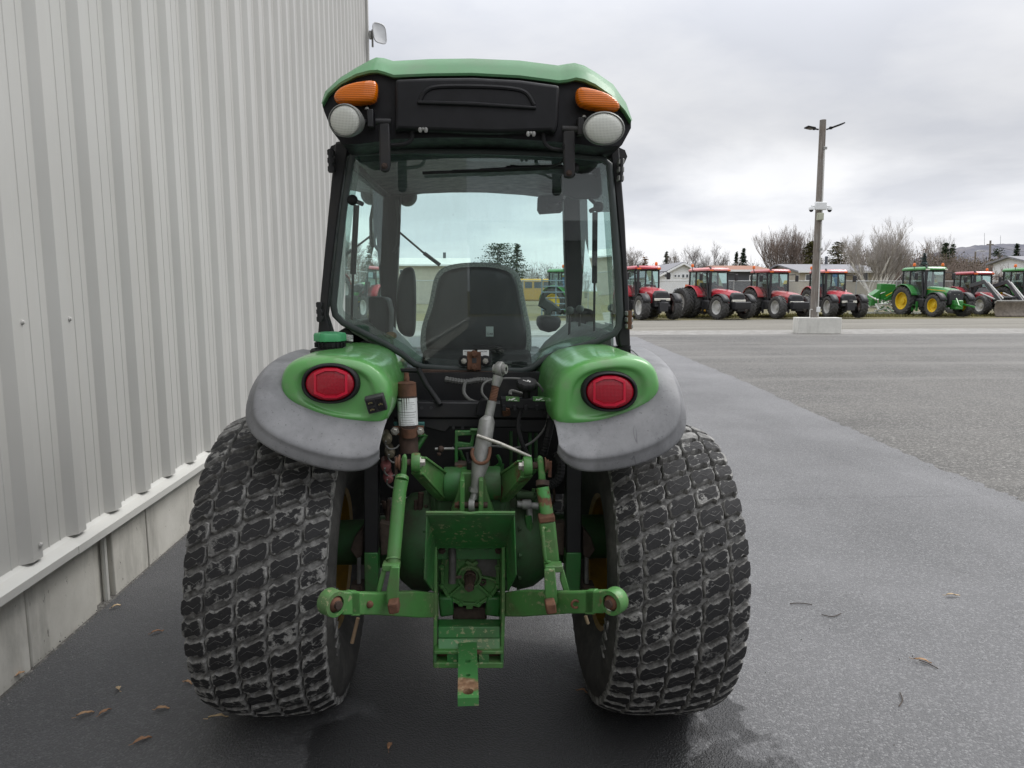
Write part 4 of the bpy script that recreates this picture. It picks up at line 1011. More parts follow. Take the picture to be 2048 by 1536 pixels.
# valve with knob, cables, ribbed hoses
vb = plate([(1001, 796), (1100, 798), (1100, 818), (1090, 820), (1020, 817), (1002, 814)], 2.52, .05, 'valve_block', M_blackp, bevel=.004)
for x in (1008, 1030, 1052, 1074, 1094): plate([(x - 4, 810), (x + 4, 810), (x + 4, 822), (x - 4, 822)], 2.514, .03, 'valve_lug', M_blackp, vb, .002)
for x0, x1 in ((1012, 1039), (1066, 1094)):
    o = plate([(x0, 794), (x1, 795), (x1, 803), (x0, 802)], 2.517, .02, 'valve_decal', M_green_link, vb, 0)
    xm = (x0 + x1) / 2
    plate([(xm - 9, 801), (xm - 7, 797), (xm - 4, 799), (xm + 2, 796), (xm + 6, 796), (xm + 2, 799), (xm - 2, 801), (xm - 5, 800)], 2.516, .002, 'decal_symbol', M_inkw, o, 0)
    plate([(xm + 3, 800.5), (xm + 9, 800.5), (xm + 9, 801.5), (xm + 3, 801.5)], 2.516, .002, 'decal_symbol', M_inkw, o, 0)
c = U(1053, 795, 2.54)
m = MB(); m.lathe([(.018, -.01), (.014, .012), (.016, .03)], c, (0, -.25, 1), 16); kn = m.build('knob_stem', M_blackp, vb)
kt = c + V(0, -.012, .045); m = MB(); n = 48; rings = []
ax = V(0, -.35, 1).normalized(); uu = V(1, 0, 0); vv = ax.cross(uu)
for r, h in ((.018, -.016), (.033, -.010), (.0385, .0), (.0385, .012), (.034, .018), (.024, .018), (.0, .018)):
    rings.append([kt + ax * h + (uu * math.cos(2 * math.pi * j / n) + vv * math.sin(2 * math.pi * j / n)) * max(r - (.0028 if (j % 6) in (0, 1) and r > .03 else 0), 1e-4) for j in range(n)])
m.loft(rings); m.build('valve_knob', M_rubber, vb)
m = MB(); q = kt + ax * .0188
for (x0, y0, x1, y1, w_) in ((-.014, .008, .004, -.006, .0022), (.001, .004, .013, -.004, .004), (.004, .008, .010, -.010, .0025)):
    m.bar(q + uu * x0 + vv * y0, q + uu * x1 + vv * y1, .0008, w_, tuple(ax))
m.build('knob_symbol', M_inkw, vb)
hose([(975, 800, 2.55), (964, 785, 2.56), (968, 767, 2.58), (990, 759, 2.60), (1030, 757, 2.60), (1070, 764, 2.60), (1088, 785, 2.60), (1096, 800, 2.60)], .0045, 'control_cable', M_hose)
hose([(1020, 790, 2.57), (1024, 782, 2.58), (1050, 790, 2.58)], .007, 'control_cable', M_hose)
hose([(1042, 820, 2.54), (1036, 850, 2.53), (1042, 880, 2.52), (1055, 910, 2.52), (1064, 930, 2.52)], .008, 'hydraulic_hose', M_rubber)
hose([(1098, 822, 2.57), (1090, 855, 2.56), (1064, 884, 2.55), (1030, 896, 2.55), (985, 892, 2.56), (940, 896, 2.56), (905, 898, 2.57)], .0045, 'control_cable', M_hose)
hose([(1102, 838, 2.56), (1096, 870, 2.55), (1086, 910, 2.56)], .014, 'ribbed_hose', M_rubber, None, .16)
hose([(1112, 905, 2.50), (1121, 930, 2.48), (1118, 955, 2.47), (1105, 968, 2.48), (1092, 972, 2.5)], .0155, 'ribbed_hose', M_rubber, None, .16)
hose([(1102, 968, 2.49), (1080, 985, 2.55), (1060, 1000, 2.58)], .012, 'hydraulic_hose', M_green_dirty)
rodp([(838, 868, 2.6), (850, 870, 2.62), (828, 905, 2.6)], .012, 'brace_rod', M_green)
for x in (1022, 1038, 1060, 1072): rodp([(x, 862, 2.68), (x, 930, 2.68)], .007, 'steel_line', M_green_dirty)
rodp([(870, 898, 2.57), (908, 897, 2.57)], .005, 'linkage_rod', M_steel); m = MB(); m.ball(U(882, 898, 2.565), .012); m.ball(U(878, 908, 2.565), .008); m.build('rod_end', M_rustd, trac)
for (x0, y0, x1, y1, r) in ((832, 1000, 832, 1060, .008), (842, 985, 840, 1020, .011), (852, 1010, 850, 1060, .006), (778, 1000, 774, 1050, .008), (1010, 1010, 1012, 1050, .008), (1050, 985, 1040, 1010, .007), (866, 1005, 858, 1050, .007)):
    rodp([(x0, y0, 2.60), (x1, y1, 2.60)], r, 'brake_line', M_rustd)
rn2 = random.Random(8)
for (x0, x1, y0, y1, n_) in ((764, 862, 985, 1050, 9), (1008, 1110, 925, 1040, 10), (860, 1090, 868, 930, 8)):
    for i in range(n_):
        xa, ya = rn2.uniform(x0, x1), rn2.uniform(y0, y1); Yq = rn2.uniform(2.60, 2.70)
        hose([(xa, ya, Yq), (xa + rn2.uniform(-8, 8), ya + rn2.uniform(10, 25), Yq), (xa + rn2.uniform(-25, 25), ya + rn2.uniform(30, 50), Yq + .02)], rn2.choice([.005, .007, .009]), 'service_line', rn2.choice([M_rustd, M_hose, M_green, M_dust, M_rubber]), n=6)
# coupler on the right side of the gearbox
m = MB(); m.tube([U(1034, 1008, 2.55), U(1076, 1012, 2.55)], .013, 10); m.lathe([(.017, 0), (.019, .01), (.019, .03), (.015, .035)], U(1044, 1009, 2.55), (1, 0, 0), 10); m.tube([U(1058, 1012, 2.55), U(1060, 1045, 2.55)], .012, 10); m.build('hydraulic_tee', M_steel, trac)
m = MB(); m.tube([U(1056, 1030, 2.545), U(1059, 1062, 2.545)], .014, 6); m.build('pipe_fitting', M_green, trac)
rodp([(1032, 990, 2.56), (1090, 992, 2.58)], .014, 'steel_line', M_green_dirty)

# ---- rockshaft, lift arms, links
m = MB(); m.lathe([(.060, U(888, 968, 2.50).x), (.062, U(892, 968, 2.5).x), (.062, U(998, 968, 2.5).x), (.060, U(1001, 968, 2.5).x)], V(0, 2.52, U(940, 970, 2.50).z), (1, 0, 0), 28); m.build('rockshaft', M_green, trac)
br = plate([(922, 945), (968, 945), (975, 985), (990, 1030), (900, 1030), (915, 985)], 2.45, .08, 'top_link_bracket', M_green_link, bevel=.006)
for x in (924, 962):
    plate([(x - 4, 960), (x + 5, 960), (x + 5, 1026), (x - 5, 1026)], 2.37, .10, 'bracket_ear', M_green_link, br, .003)
rodp([(914, 1010, 2.40), (975, 1010, 2.40)], .011, 'top_link_pin', M_rustd); bolt(U(917, 1010, 2.395), (-1, 0, 0), .011, mat=M_rust)
plate([(910, 862), (958, 862), (958, 870), (916, 872), (916, 884), (940, 887), (944, 868), (950, 868), (946, 895), (916, 895), (916, 928), (928, 930), (928, 941), (909, 941)], 2.56, .02, 'control_bracket', M_green, bevel=.003)
plate([(966, 870), (980, 870), (980, 941), (966, 941)], 2.56, .03, 'control_bracket', M_green, bevel=.003)
rodp([(941, 860, 2.55), (966, 861, 2.55)], .007, 'bracket_pin', M_green)
plate([(909, 928), (980, 928), (980, 946), (909, 946)], 2.53, .06, 'valve_cover', M_dust, bevel=.006)
m = MB(); m.lathe([(.018, 0), (.018, .035), (.014, .04)], U(943, 943, 2.5), (0, 0, 1), 16); m.build('breather_cap', M_rubber, trac); rodp([(934, 905, 2.55), (937, 930, 2.53)], .006, 'dip_rod', M_rubber)
for x in (920, 970): bolt(U(x, 936, 2.525), (0, -1, 0), .009, mat=M_rust)
def liftarm(s, sh, tip, eye):
    # cast arm from the rockshaft out to the lift link
    a, b = U(*sh, 2.50), U(*tip, 2.30)
    m = MB(); d = (b - a).normalized(); upv = V(0, 0, 1); nn = (upv - d * d.z).normalized(); sdv = d.cross(nn).normalized()
    def ring(t, h, w_): c = a.lerp(b, t); return [c + nn * h - sdv * w_, c + nn * h + sdv * w_, c - nn * h + sdv * w_, c - nn * h - sdv * w_]
    m.loft([ring(-.1, .050, .018), ring(.3, .048, .016), ring(.75, .034, .014), ring(1.0, .026, .014)]); o = m.build('lift_arm', M_green_link, trac, bevel=.006)
    m = MB()   # raised rim along the arm, with a sunk panel between
    for sg in (-1, 1):
        m.bar(a.lerp(b, .02) + nn * sg * .043 - sdv * 0, a.lerp(b, .9) + nn * sg * .027, .044, .008, tuple(sdv))
    m.build('arm_rim', M_green_link, o, bevel=.002)
    m = MB(); m.lathe([(.030, -.014), (.032, -.010), (.032, .010), (.030, .014)], b, (1, 0, 0), 20); m.build('arm_eye', M_green_link, o)
    bolt(b + V(-s * .014, 0, 0), (-s, 0, 0), .013, parent=o, mat=M_bolt)
    e = U(*eye, 2.28)
    m = MB(); m.tube([b, e], .0115, 12); m.build('lift_pin', M_rustd, trac)
    m = MB(); m.lathe([(.026, .012 * s), (.026, .016 * s), (.018, .018 * s), (.018, .026 * s)], e, (1, 0, 0), 14); m.build('pin_washer', M_rust, trac)
    return e
el_ = liftarm(-1, (884, 972), (832, 925), (808, 925)); er_ = liftarm(1, (1008, 975), (1055, 932), (1082, 930))
plate([(788, 915), (796, 912), (797, 960), (790, 962)], 2.285, .01, 'lynch_clip', M_rustd, bevel=.002)
plate([(1096, 925), (1104, 922), (1103, 955), (1096, 955)], 2.275, .01, 'lynch_clip', M_rust, bevel=.002)
def eye_top(pts, name, w_): 
    return plate(pts, 2.265, .024, name, M_green_link, None, .005)
eye_top([(803, 915), (808, 909), (813, 914), (814, 930), (811, 958), (800, 960), (802, 935)], 'link_eye', 1)
lk = rodp([(804, 955, 2.27), (803, 962, 2.26)], .0225, 'lift_link', M_green_link, None, 20)
m = MB(); m.tube([U(803, 960, 2.262), U(799, 985, 2.25), U(787, 1118, 2.17)], [.0225, .0215, .0215], 24); m.build('link_tube', M_green_link, lk)
m = MB(); m.tube([U(787, 1108, 2.172), U(786.5, 1132, 2.16)], .0185, 20); m.tube([U(786, 1117, 2.168), U(786, 1120, 2.165)], .0225, 20); m.build('link_shank', M_green_link, lk)
def fork(px_l, px_r, top, Y, nm):
    o = plate(top, Y, .045, 'link_fork', M_green_link, None, .004)
    plate(px_l, Y + .002, .016, 'fork_leg', M_green_link, o, .004); plate(px_r, Y - .020, .016, 'fork_leg', M_green_link, o, .004); return o
fork([(765, 1134), (774, 1134), (771, 1150), (762, 1186), (752, 1184), (758, 1160)], [(782, 1134), (799, 1134), (798, 1165), (797, 1195), (794, 1218), (780, 1216), (772, 1206), (773, 1180)], [(764, 1130), (799, 1130), (799, 1144), (763, 1144)], 2.13, 'l')
eye_top([(1075, 918), (1080, 912), (1086, 916), (1090, 940), (1092, 962), (1078, 965), (1077, 940)], 'link_eye', 1)
rk = rodp([(1085, 962, 2.27), (1085, 972, 2.262)], .022, 'lift_link', M_rustd, None, 18)
m = MB(); m.tube([U(1085, 975, 2.26), U(1096, 1040, 2.225)], .0215, 20); m.build('link_tube', paint('green_paint_peeling', (.05, .24, .05), .45, .1, (.12, .09, .05), .35, .42), rk)
b1 = plate([(1079, 1046), (1111, 1041), (1120, 1128), (1090, 1136)], 2.19, .045, 'levelling_box', M_green_link, rk, .010, 3)
hose([(1092, 1058, 2.185), (1087, 1056, 2.165), (1086, 1066, 2.16), (1090, 1110, 2.15), (1092, 1122, 2.155), (1100, 1124, 2.18)], .0052, 'crank_handle', M_green_link, rk)
plate([(1078, 1036), (1110, 1032), (1111, 1044), (1079, 1048)], 2.185, .05, 'link_collar', M_rust, rk, .004)
fork([(1122, 1142), (1128, 1140), (1140, 1184), (1128, 1186), (1120, 1160)], [(1089, 1140), (1110, 1138), (1113, 1170), (1116, 1205), (1108, 1222), (1094, 1220), (1090, 1190)], [(1090, 1133), (1126, 1132), (1127, 1146), (1091, 1146)], 2.14, 'r')
# lower links
def lower(s, hx_, hz, ex, ez, knee, boltpx):
    Yh, Ye = 2.36, 1.99
    a = U(hx_, hz, Yh); k = U(knee, hz - 2, 2.24); e = U(ex, ez, Ye)
    m = MB(); h0, h1 = SZ(27, 2.45), SZ(24, 2.1); th = .024
    def ring(p, d, h): n_ = V(-d.y, d.x, 0).normalized() * th / 2; return [p + n_ + V(0, 0, h), p - n_ + V(0, 0, h), p - n_ - V(0, 0, h), p + n_ - V(0, 0, h)]
    d1 = (k - a).normalized(); d2 = (e - k).normalized(); dm = (d1 + d2).normalized()
    m.loft([ring(a, d1, h0 * .95), ring(k, dm, h0 * .98), ring(k.lerp(e, .55), d2, h1), ring(e - d2 * .03, d2, h1)])
    o = m.build('lower_link', M_green_link, trac, bevel=.004)
    # ball end
    nrm = V(-d2.y, d2.x, 0).normalized(); nrm = nrm if nrm.y < 0 else -nrm
    m = MB(); m.lathe([(.025, -.022), (.037, -.022), (.039, -.018), (.039, .018), (.037, .022), (.025, .022)], e, nrm, 28, caps=False); m.build('ball_socket', M_green_link, o)
    m = MB(); m.ball(e, (.028, .028, .028), 18, 12); m.build('ball_joint', M_rust, o)
    m = MB(); m.lathe([(.0125, -.034), (.0125, .0335), (.0100, .0338)], e, nrm, 16); m.build('ball_bore', M_rustd, o)
    m = MB(); m.box(U(*boltpx, 2.095), (.032, .05, .034), Matrix.Rotation(R(-8), 3, 'Y')); m.build('pin_head', M_rust, o, bevel=.005)
    q = k.lerp(e, .62) + nrm * .014
    if s < 0: m = MB(); m.ball(q, (.012, .010, .012), 8, 6); m.build('grease_nipple', M_rust, o)
    else:
        m = MB(); m.tube([q + V(.012 * math.cos(t), -.006, .012 * math.sin(t)) for t in [R(x) for x in range(40, 330, 30)]], .004, 6); m.build('spring_pin', M_rust, o)
    m = MB(); q2 = k.lerp(e, .72); m.loft([ring(q2 + nrm * .0, d2, h1 + .003), ring(q2 + d2 * .035, d2, h1 + .003)]); m.build('weld_collar', M_green_link, o, bevel=.003)
lower(-1, 872, 1210, 664, 1205, 832, (788, 1211))
lower(1, 1012, 1208, 1228, 1202, 1050, (1101, 1212))
rodp([(716, 1236, 2.2), (704, 1286, 2.2)], .006, 'hitch_stay', simple('tan_rod', (.22, .15, .09), .7)); rodp([(1171, 1232, 2.2), (1176, 1247, 2.2)], .006, 'hitch_stay', simple('tan_rod2', (.24, .18, .11), .7))

# ---- power take-off: shield, frame, cover plate, shaft
m = MB(); A = [U(852, 1026, 2.20), U(1030, 1026, 2.20), U(1012, 1092, 2.35), U(870, 1092, 2.35)]
m.prism(A, (0, -.006, -.004)); sh = m.build('shaft_shield', M_green_pto, trac, bevel=.002)
m = MB(); m.tube([U(852, 1025, 2.198), U(920, 1025, 2.198), U(940, 1027, 2.198), U(960, 1025, 2.198), U(1030, 1025, 2.198)], .005, 8); m.build('shield_edge', M_green_link, sh)
m = MB(); m.prism([U(852, 1027, 2.20), U(870, 1092, 2.35), U(864, 1183, 2.33), U(847, 1158, 2.21)], (.005, 0, 0)); m.build('shield_side', M_green_pto, sh, bevel=.002)
m = MB(); m.prism([U(1030, 1027, 2.20), U(1012, 1092, 2.35), U(1018, 1183, 2.33), U(1034, 1150, 2.21)], (-.005, 0, 0)); m.build('shield_side', M_green_pto, sh, bevel=.002)
fm = plate([(868, 1089), (1013, 1089), (1013, 1097), (868, 1097)], 2.36, .05, 'hitch_frame', M_green_pto, None, .003)
plate([(868, 1095), (874, 1095), (874, 1245), (876, 1336), (866, 1336), (867, 1240)], 2.33, .13, 'frame_side', M_green_link, fm, .003)
plate([(1004, 1095), (1011, 1095), (1010, 1240), (1007, 1336), (998, 1336), (1003, 1240)], 2.33, .13, 'frame_side', M_green_link, fm, .003)
plate([(874, 1099), (1005, 1099), (1005, 1119), (874, 1119)], 2.42, .02, 'frame_rail', M_green_pto, fm, .002)
for x in (884, 997): bolt(U(x, 1101, 2.415), (0, -1, 0), .009, mat=M_rustd, parent=fm)
# cover plate: rim, ribs, bolts
PC = (939, 1163)
cov = plate([(882, 1112), (1000, 1112), (1000, 1175), (985, 1196), (962, 1208), (939, 1212), (916, 1208), (896, 1196), (881, 1175)], 2.462, .04, 'gear_cover', M_green_link, None, .006)
def ribp(a, b, w_=6): 
    m = MB(); m.bar(U(*a, 2.456), U(*b, 2.456), SZ(w_, 2.46), .014, None); m.build('cover_rib', M_green_link, cov, bevel=.002)
m = MB(); m.lathe([(SZ(27, 2.46), 0), (SZ(25, 2.46), -.016), (SZ(21, 2.46), -.016), (SZ(19, 2.46), -.004)], U(939, 1152, 2.458), (0, 1, 0), 28, caps=False); m.build('bearing_boss', M_green_link, cov)
bp = [(885, 1135), (885, 1172), (897, 1194), (922, 1207), (956, 1208), (981, 1193), (995, 1172), (996, 1135)]
for i in range(len(bp) - 1): ribp(bp[i], bp[i + 1], 7)
for a, b in (((925, 1168), (898, 1192)), ((955, 1168), (981, 1192)), ((958, 1152), (994, 1160)), ((920, 1152), (896, 1152))): ribp(a, b, 5)
for x, y in bp: bolt(U(x, y, 2.452), (0, -1, 0), .0085, mat=M_green_link, parent=cov)
ribp((932, 1122), (945, 1130), 8); ribp((945, 1130), (955, 1123), 8)
plate([(932, 1208), (946, 1208), (946, 1219), (932, 1219)], 2.45, .02, 'cover_tab', M_green_link, cov, .003)
m = MB(); m.lathe([(.012, 0), (.012, -.012), (.007, -.012), (.007, 0)], U(966, 1163, 2.456), (0, 1, 0), 14, caps=False); m.build('plug_boss', M_dust, cov)
plate([(950, 1118), (994, 1118), (994, 1155), (962, 1150), (954, 1135)], 2.458, .01, 'grime_patch', M_grime, cov, .001)
m = MB(); c0, c1 = U(940, 1152, 2.46), U(938.5, 1176, 2.365); n = 36
ax = (c1 - c0).normalized(); u_ = ax.orthogonal().normalized(); v_ = ax.cross(u_)
def spl(c, r): return [c + (u_ * math.cos(2 * math.pi * j / n) + v_ * math.sin(2 * math.pi * j / n)) * (r * (.90 if (j % 6) < 2 else 1)) for j in range(n)]
m.loft([spl(c0, .018), spl(c0.lerp(c1, .92), .018), spl(c1, .0155)]); sf = m.build('drive_shaft', M_rustd, trac, angle=25)
m = MB(); m.lathe([(.022, 0), (.022, -.02)], c0, (0, 1, 0), 24); m.build('shaft_seal', M_rustd, sf)
m = MB(); m.lathe([(.004, 0), (.004, -.001)], c1 + ax * .0004, tuple(-ax), 10); m.build('shaft_centre', M_ink, sf)
rodp([(904, 1095, 2.41), (905, 1125, 2.40), (904, 1166, 2.395)], .0135, 'breather_pipe', M_grime, None, 14)
rodp([(904, 1155, 2.40), (922, 1154, 2.42)], .006, 'pipe_bracket', M_dust)
# casting below the cover and hitch box
plate([(876, 1195), (905, 1195), (908, 1232), (880, 1236)], 2.44, .06, 'casting_foot', M_green, None, .008); plate([(974, 1195), (1002, 1195), (1000, 1236), (970, 1232)], 2.44, .06, 'casting_foot', M_green, None, .008)
plate([(905, 1216), (974, 1216), (974, 1240), (905, 1240)], 2.48, .05, 'cross_tube', M_dust, None, .006)
m = MB(); m.prism([U(876, 1238, 2.42), U(1002, 1238, 2.42), U(1000, 1256, 2.34), U(876, 1256, 2.34)], (0, .01, -.01)); hb = m.build('hitch_box', M_green_pto, trac, bevel=.004)
m = MB(); m.prism([U(876, 1254, 2.338), U(1000, 1254, 2.338), U(1000, 1277, 2.33), U(876, 1277, 2.33)], (0, .012, 0)); m.build('hitch_face', M_green_pto, hb, bevel=.004)
m = MB(); m.prism([U(876, 1276, 2.334), U(1000, 1276, 2.334), U(1000, 1304, 2.30), U(876, 1304, 2.30)], (0, .014, -.004)); m.build('hitch_lip', paint('green_paint_scuffed', (.05, .20, .06), .5, .05, (.13, .13, .09), .55, .05, chips=.6), hb, bevel=.003)
plate([(868, 1302), (1006, 1302), (1006, 1309), (868, 1309)], 2.292, .05, 'drawbar_guide', M_green_link, hb, .003)
plate([(868, 1326), (1006, 1326), (1006, 1337), (868, 1337)], 2.292, .05, 'drawbar_guide', M_green_link, hb, .003)
for x0, x1 in ((867, 873), (894, 916), (957, 978), (1001, 1007)): plate([(x0, 1308), (x1, 1308), (x1, 1328), (x0, 1328)], 2.295, .045, 'guide_block', M_green_pto, hb, .002)
plate([(870, 1305), (1004, 1305), (1004, 1330), (870, 1330)], 2.34, .01, 'guide_back', M_rust, hb, 0)
# drawbar with three pin holes
def drawbar():
    zt, th = .425, .026; y0, y1 = 1.985, 2.62; cx = G(936, 1360, zt).x; hwid = .0315
    holes = [(G(935, 1383, zt).y, .0165), (G(936, 1350, zt).y, .0085), (G(937, 1322, zt).y, .010)]
    m = MB(); n = 16
    edges = [y0, (holes[0][0] + holes[1][0]) / 2 - .01, (holes[1][0] + holes[2][0]) / 2, holes[2][0] + .03, y1]
    for i, (hy, hr) in enumerate(holes):
        a, b = edges[i], edges[i + 1]
        sq = []
        for j in range(n):
            t = 2 * math.pi * j / n; dx, dy = math.cos(t), math.sin(t); s = 1 / max(abs(dx), abs(dy)); 
            X_ = dx * s * hwid; Y_ = hy + (dy * s * ((b - hy) if dy > 0 else (hy - a)))
            sq.append((X_, Y_))
        for zz in (zt, zt - th):
            m.loft([[V(cx + x, y, zz) for x, y in sq], [V(cx + hr * math.cos(2 * math.pi * j / n), hy + hr * math.sin(2 * math.pi * j / n), zz) for j in range(n)]], True, False, False)
        m.loft([[V(cx + hr * math.cos(2 * math.pi * j / n), hy + hr * math.sin(2 * math.pi * j / n), zz) for j in range(n)] for zz in (zt, zt - th)], True, False, False)
    m.add([V(cx - hwid, edges[3], zt), V(cx + hwid, edges[3], zt), V(cx + hwid, y1, zt), V(cx - hwid, y1, zt)], [(0, 1, 2, 3)])
    m.add([V(cx - hwid, edges[3], zt - th), V(cx + hwid, edges[3], zt - th), V(cx + hwid, y1, zt - th), V(cx - hwid, y1, zt - th)], [(0, 1, 2, 3)])
    for s in (-1, 1): m.add([V(cx + s * hwid, y0, zt - th), V(cx + s * hwid, y1, zt - th), V(cx + s * hwid, y1, zt), V(cx + s * hwid, y0, zt)], [(0, 1, 2, 3)])
    m.add([V(cx - hwid, y0, zt - th), V(cx + hwid, y0, zt - th), V(cx + hwid, y0, zt), V(cx - hwid, y0, zt)], [(0, 1, 2, 3)])
    m.build('drawbar', drawbar_paint(), trac, angle=30)
drawbar()

# ---- top link, stowed upright
e = U(1000, 738, 2.52); lo = U(944, 1010, 2.40)
m = MB(); m.lathe([(.013, -.012), (.024, -.012), (.027, -.008), (.027, .008), (.024, .012), (.013, .012)], e, (1, -.5, 0), 24, caps=False)
a1, a2 = U(997, 752, 2.518), U(991, 772, 2.512); m.tube([a1, a2], [.020, .015], 16); tl = m.build('top_link', M_steel, trac)
m = MB(); m.lathe([(.0085, -.024), (.016, -.024), (.017, .024), (.0085, .024)], e, (1, -.5, 0), 18, caps=False); m.build('link_bush', M_steel, tl)
m = MB(); a, b = U(991, 772, 2.512), U(983, 812, 2.50); N_ = 26; m.tube([a.lerp(b, k / N_) for k in range(N_ + 1)], [.0145 if k % 2 else .0130 for k in range(N_ + 1)], 16); m.build('link_thread', M_rust, tl)
m = MB(); m.tube([U(984, 802, 2.50), U(978, 832, 2.49), U(974, 842, 2.488), U(960, 930, 2.44), U(955, 955, 2.43), U(953, 975, 2.42), U(952, 985, 2.418)], [.0165, .0165, .0285, .0305, .022, .020, .019], 20); m.build('link_body', M_steel, tl, angle=25)
m = MB(); m.tube([U(952, 976, 2.418), U(951, 984, 2.416)], .026, 6); m.tube([U(951, 984, 2.416), U(947, 1000, 2.405)], [.016, .015], 14); m.build('lock_nut', M_steel, tl, angle=25)
m = MB(); m.lathe([(.011, -.010), (.023, -.010), (.024, 0), (.023, .010), (.011, .010)], lo, (1, -.1, 0), 20, caps=False); m.build('link_end', M_steel, tl)
rodp([(954, 871, 2.43), (1000, 887, 2.41), (1062, 914, 2.39)], .0068, 'turn_handle', M_bolt, tl)
hose([(946, 898, 2.43), (944, 908, 2.41), (950, 922, 2.40), (962, 927, 2.395), (974, 922, 2.40), (979, 908, 2.42), (980, 895, 2.44)], .0062, 'spring_clip', M_rust, tl)

# ---- front half: bonnet, front axle, front wheels
m = MB()
def br_(y, w_, z0, z1): return [V(TX - w_, y, z0), V(TX - w_, y, z1 - .08), V(TX - w_ * .7, y, z1), V(TX + w_ * .7, y, z1), V(TX + w_, y, z1 - .08), V(TX + w_, y, z0)]
m.loft([br_(4.12, .34, .75, 1.30), br_(4.6, .34, .75, 1.27), br_(5.3, .33, .75, 1.18), br_(5.55, .28, .75, 1.08)]); m.build('bonnet', M_green_fender, trac, bevel=.03)
m = MB(); m.box((TX, 4.9, .45), (1.3, .14, .14)); m.box((TX, 4.7, .6), (.4, 1.5, .3)); m.build('front_axle', M_green_dirty, trac, bevel=.02)
for s in (-1, 1):
    c = V(TX + s * .66, 4.9, .38); m = MB(); m.lathe([(.20, -.12), (.30, -.15), (.36, -.14), (.38, -.08), (.38, .08), (.36, .14), (.30, .15), (.20, .12)], c, (1, 0, 0), 40, caps=False); ft = m.build('front_tyre', M_tyre, trac)
    mm = MB()
    for j in range(28):
        a = 2 * math.pi * j / 28
        for u0, ph in ((-.09, 0), (0, .5), (.09, 0)):
            t = a + ph * math.pi / 14; mm.box(c + V(u0, -.385 * math.cos(t), .385 * math.sin(t)), (.075, .02, .06), Matrix.Rotation(-t, 3, 'X'))
    mm.build('tread', M_tread, ft)['kind'] = 'stuff'
    m = MB(); m.lathe([(.21, -.12), (.19, -.05), (.19, .05), (.21, .12)], c, (1, 0, 0), 32, caps=False); m.lathe([(.19, 0), (.0, .02)], c, (1, 0, 0), 32, caps=False); m.build('front_rim', M_yellow, trac)
# ------------------------------------------------------------------ parked tractors across the lot
M_fgreen = simple('far_green_paint', (.030, .20, .035), .38, coat=.4, var=.15)
M_fblk = simple('far_black', (.020, .020, .022), .55, var=.3)
M_ftyre = simple('far_tyre', (.055, .054, .052), .8, var=.45, nscale=14)
M_fyel = simple('far_yellow_rim', (.62, .42, .012), .4, var=.06)
M_fsil = simple('far_silver_rim', (.50, .50, .48), .45, var=.12)
M_flamp = simple('far_headlamp', (.62, .60, .52), .25, coat=.6, var=.08)
M_forg = simple('far_orange', (.75, .16, .02), .35, var=.08)
M_fmud = simple('scuffed_blade_steel', (.17, .145, .12), .7, var=.35, nscale=5)
def reds(name, c): return simple(name, c, .36, coat=.45, var=.14, nscale=4)
def lug_tyre(cx, cy, r, w_, side, lugs=22):
    """agricultural tyre with chevron bars, axle along y"""
    m = MB(); c = V(cx, cy, r); ri = r * .58; h = w_ / 2
    m.lathe([(ri, -h * .75), (ri * 1.25, -h), (r * .86, -h), (r * .93, -h * .85), (r * .945, 0), (r * .93, h * .85), (r * .86, h), (ri * 1.25, h), (ri, h * .75)], c, (0, 1, 0), 36, caps=False)
    for j in range(lugs):
        for s in (-1, 1):
            a0 = 2 * math.pi * (j + (.5 if s > 0 else 0)) / lugs; a1 = a0 - .26
            def pt(a, u, rr): return c + V(rr * math.cos(a), u, rr * math.sin(a))
            t = .075
            lo = [pt(a0, s * .02 * w_, r * .93), pt(a0 + t, s * .02 * w_, r * .93), pt(a1 + t * 1.2, s * h * 1.03, r * .88), pt(a1, s * h * 1.03, r * .88)]
            hi = [pt(a0, s * .02 * w_, r), pt(a0 + t, s * .02 * w_, r), pt(a1 + t * 1.2, s * h * 1.03, r * .965), pt(a1, s * h * 1.03, r * .965)]
            m.hexa(lo + hi)
    return m
def far_rim(cx, cy, r, w_, side):
    m = MB(); c = V(cx, cy, r); q = r * .59; s = side
    m.lathe([(q, s * w_ * .42), (q * .93, s * w_ * .40), (q * .88, s * w_ * .15), (q * .55, s * w_ * .05), (q * .35, s * w_ * .10), (q * .33, s * w_ * .22), (0.0, s * w_ * .24)], c, (0, 1, 0), 28, caps=False); return m
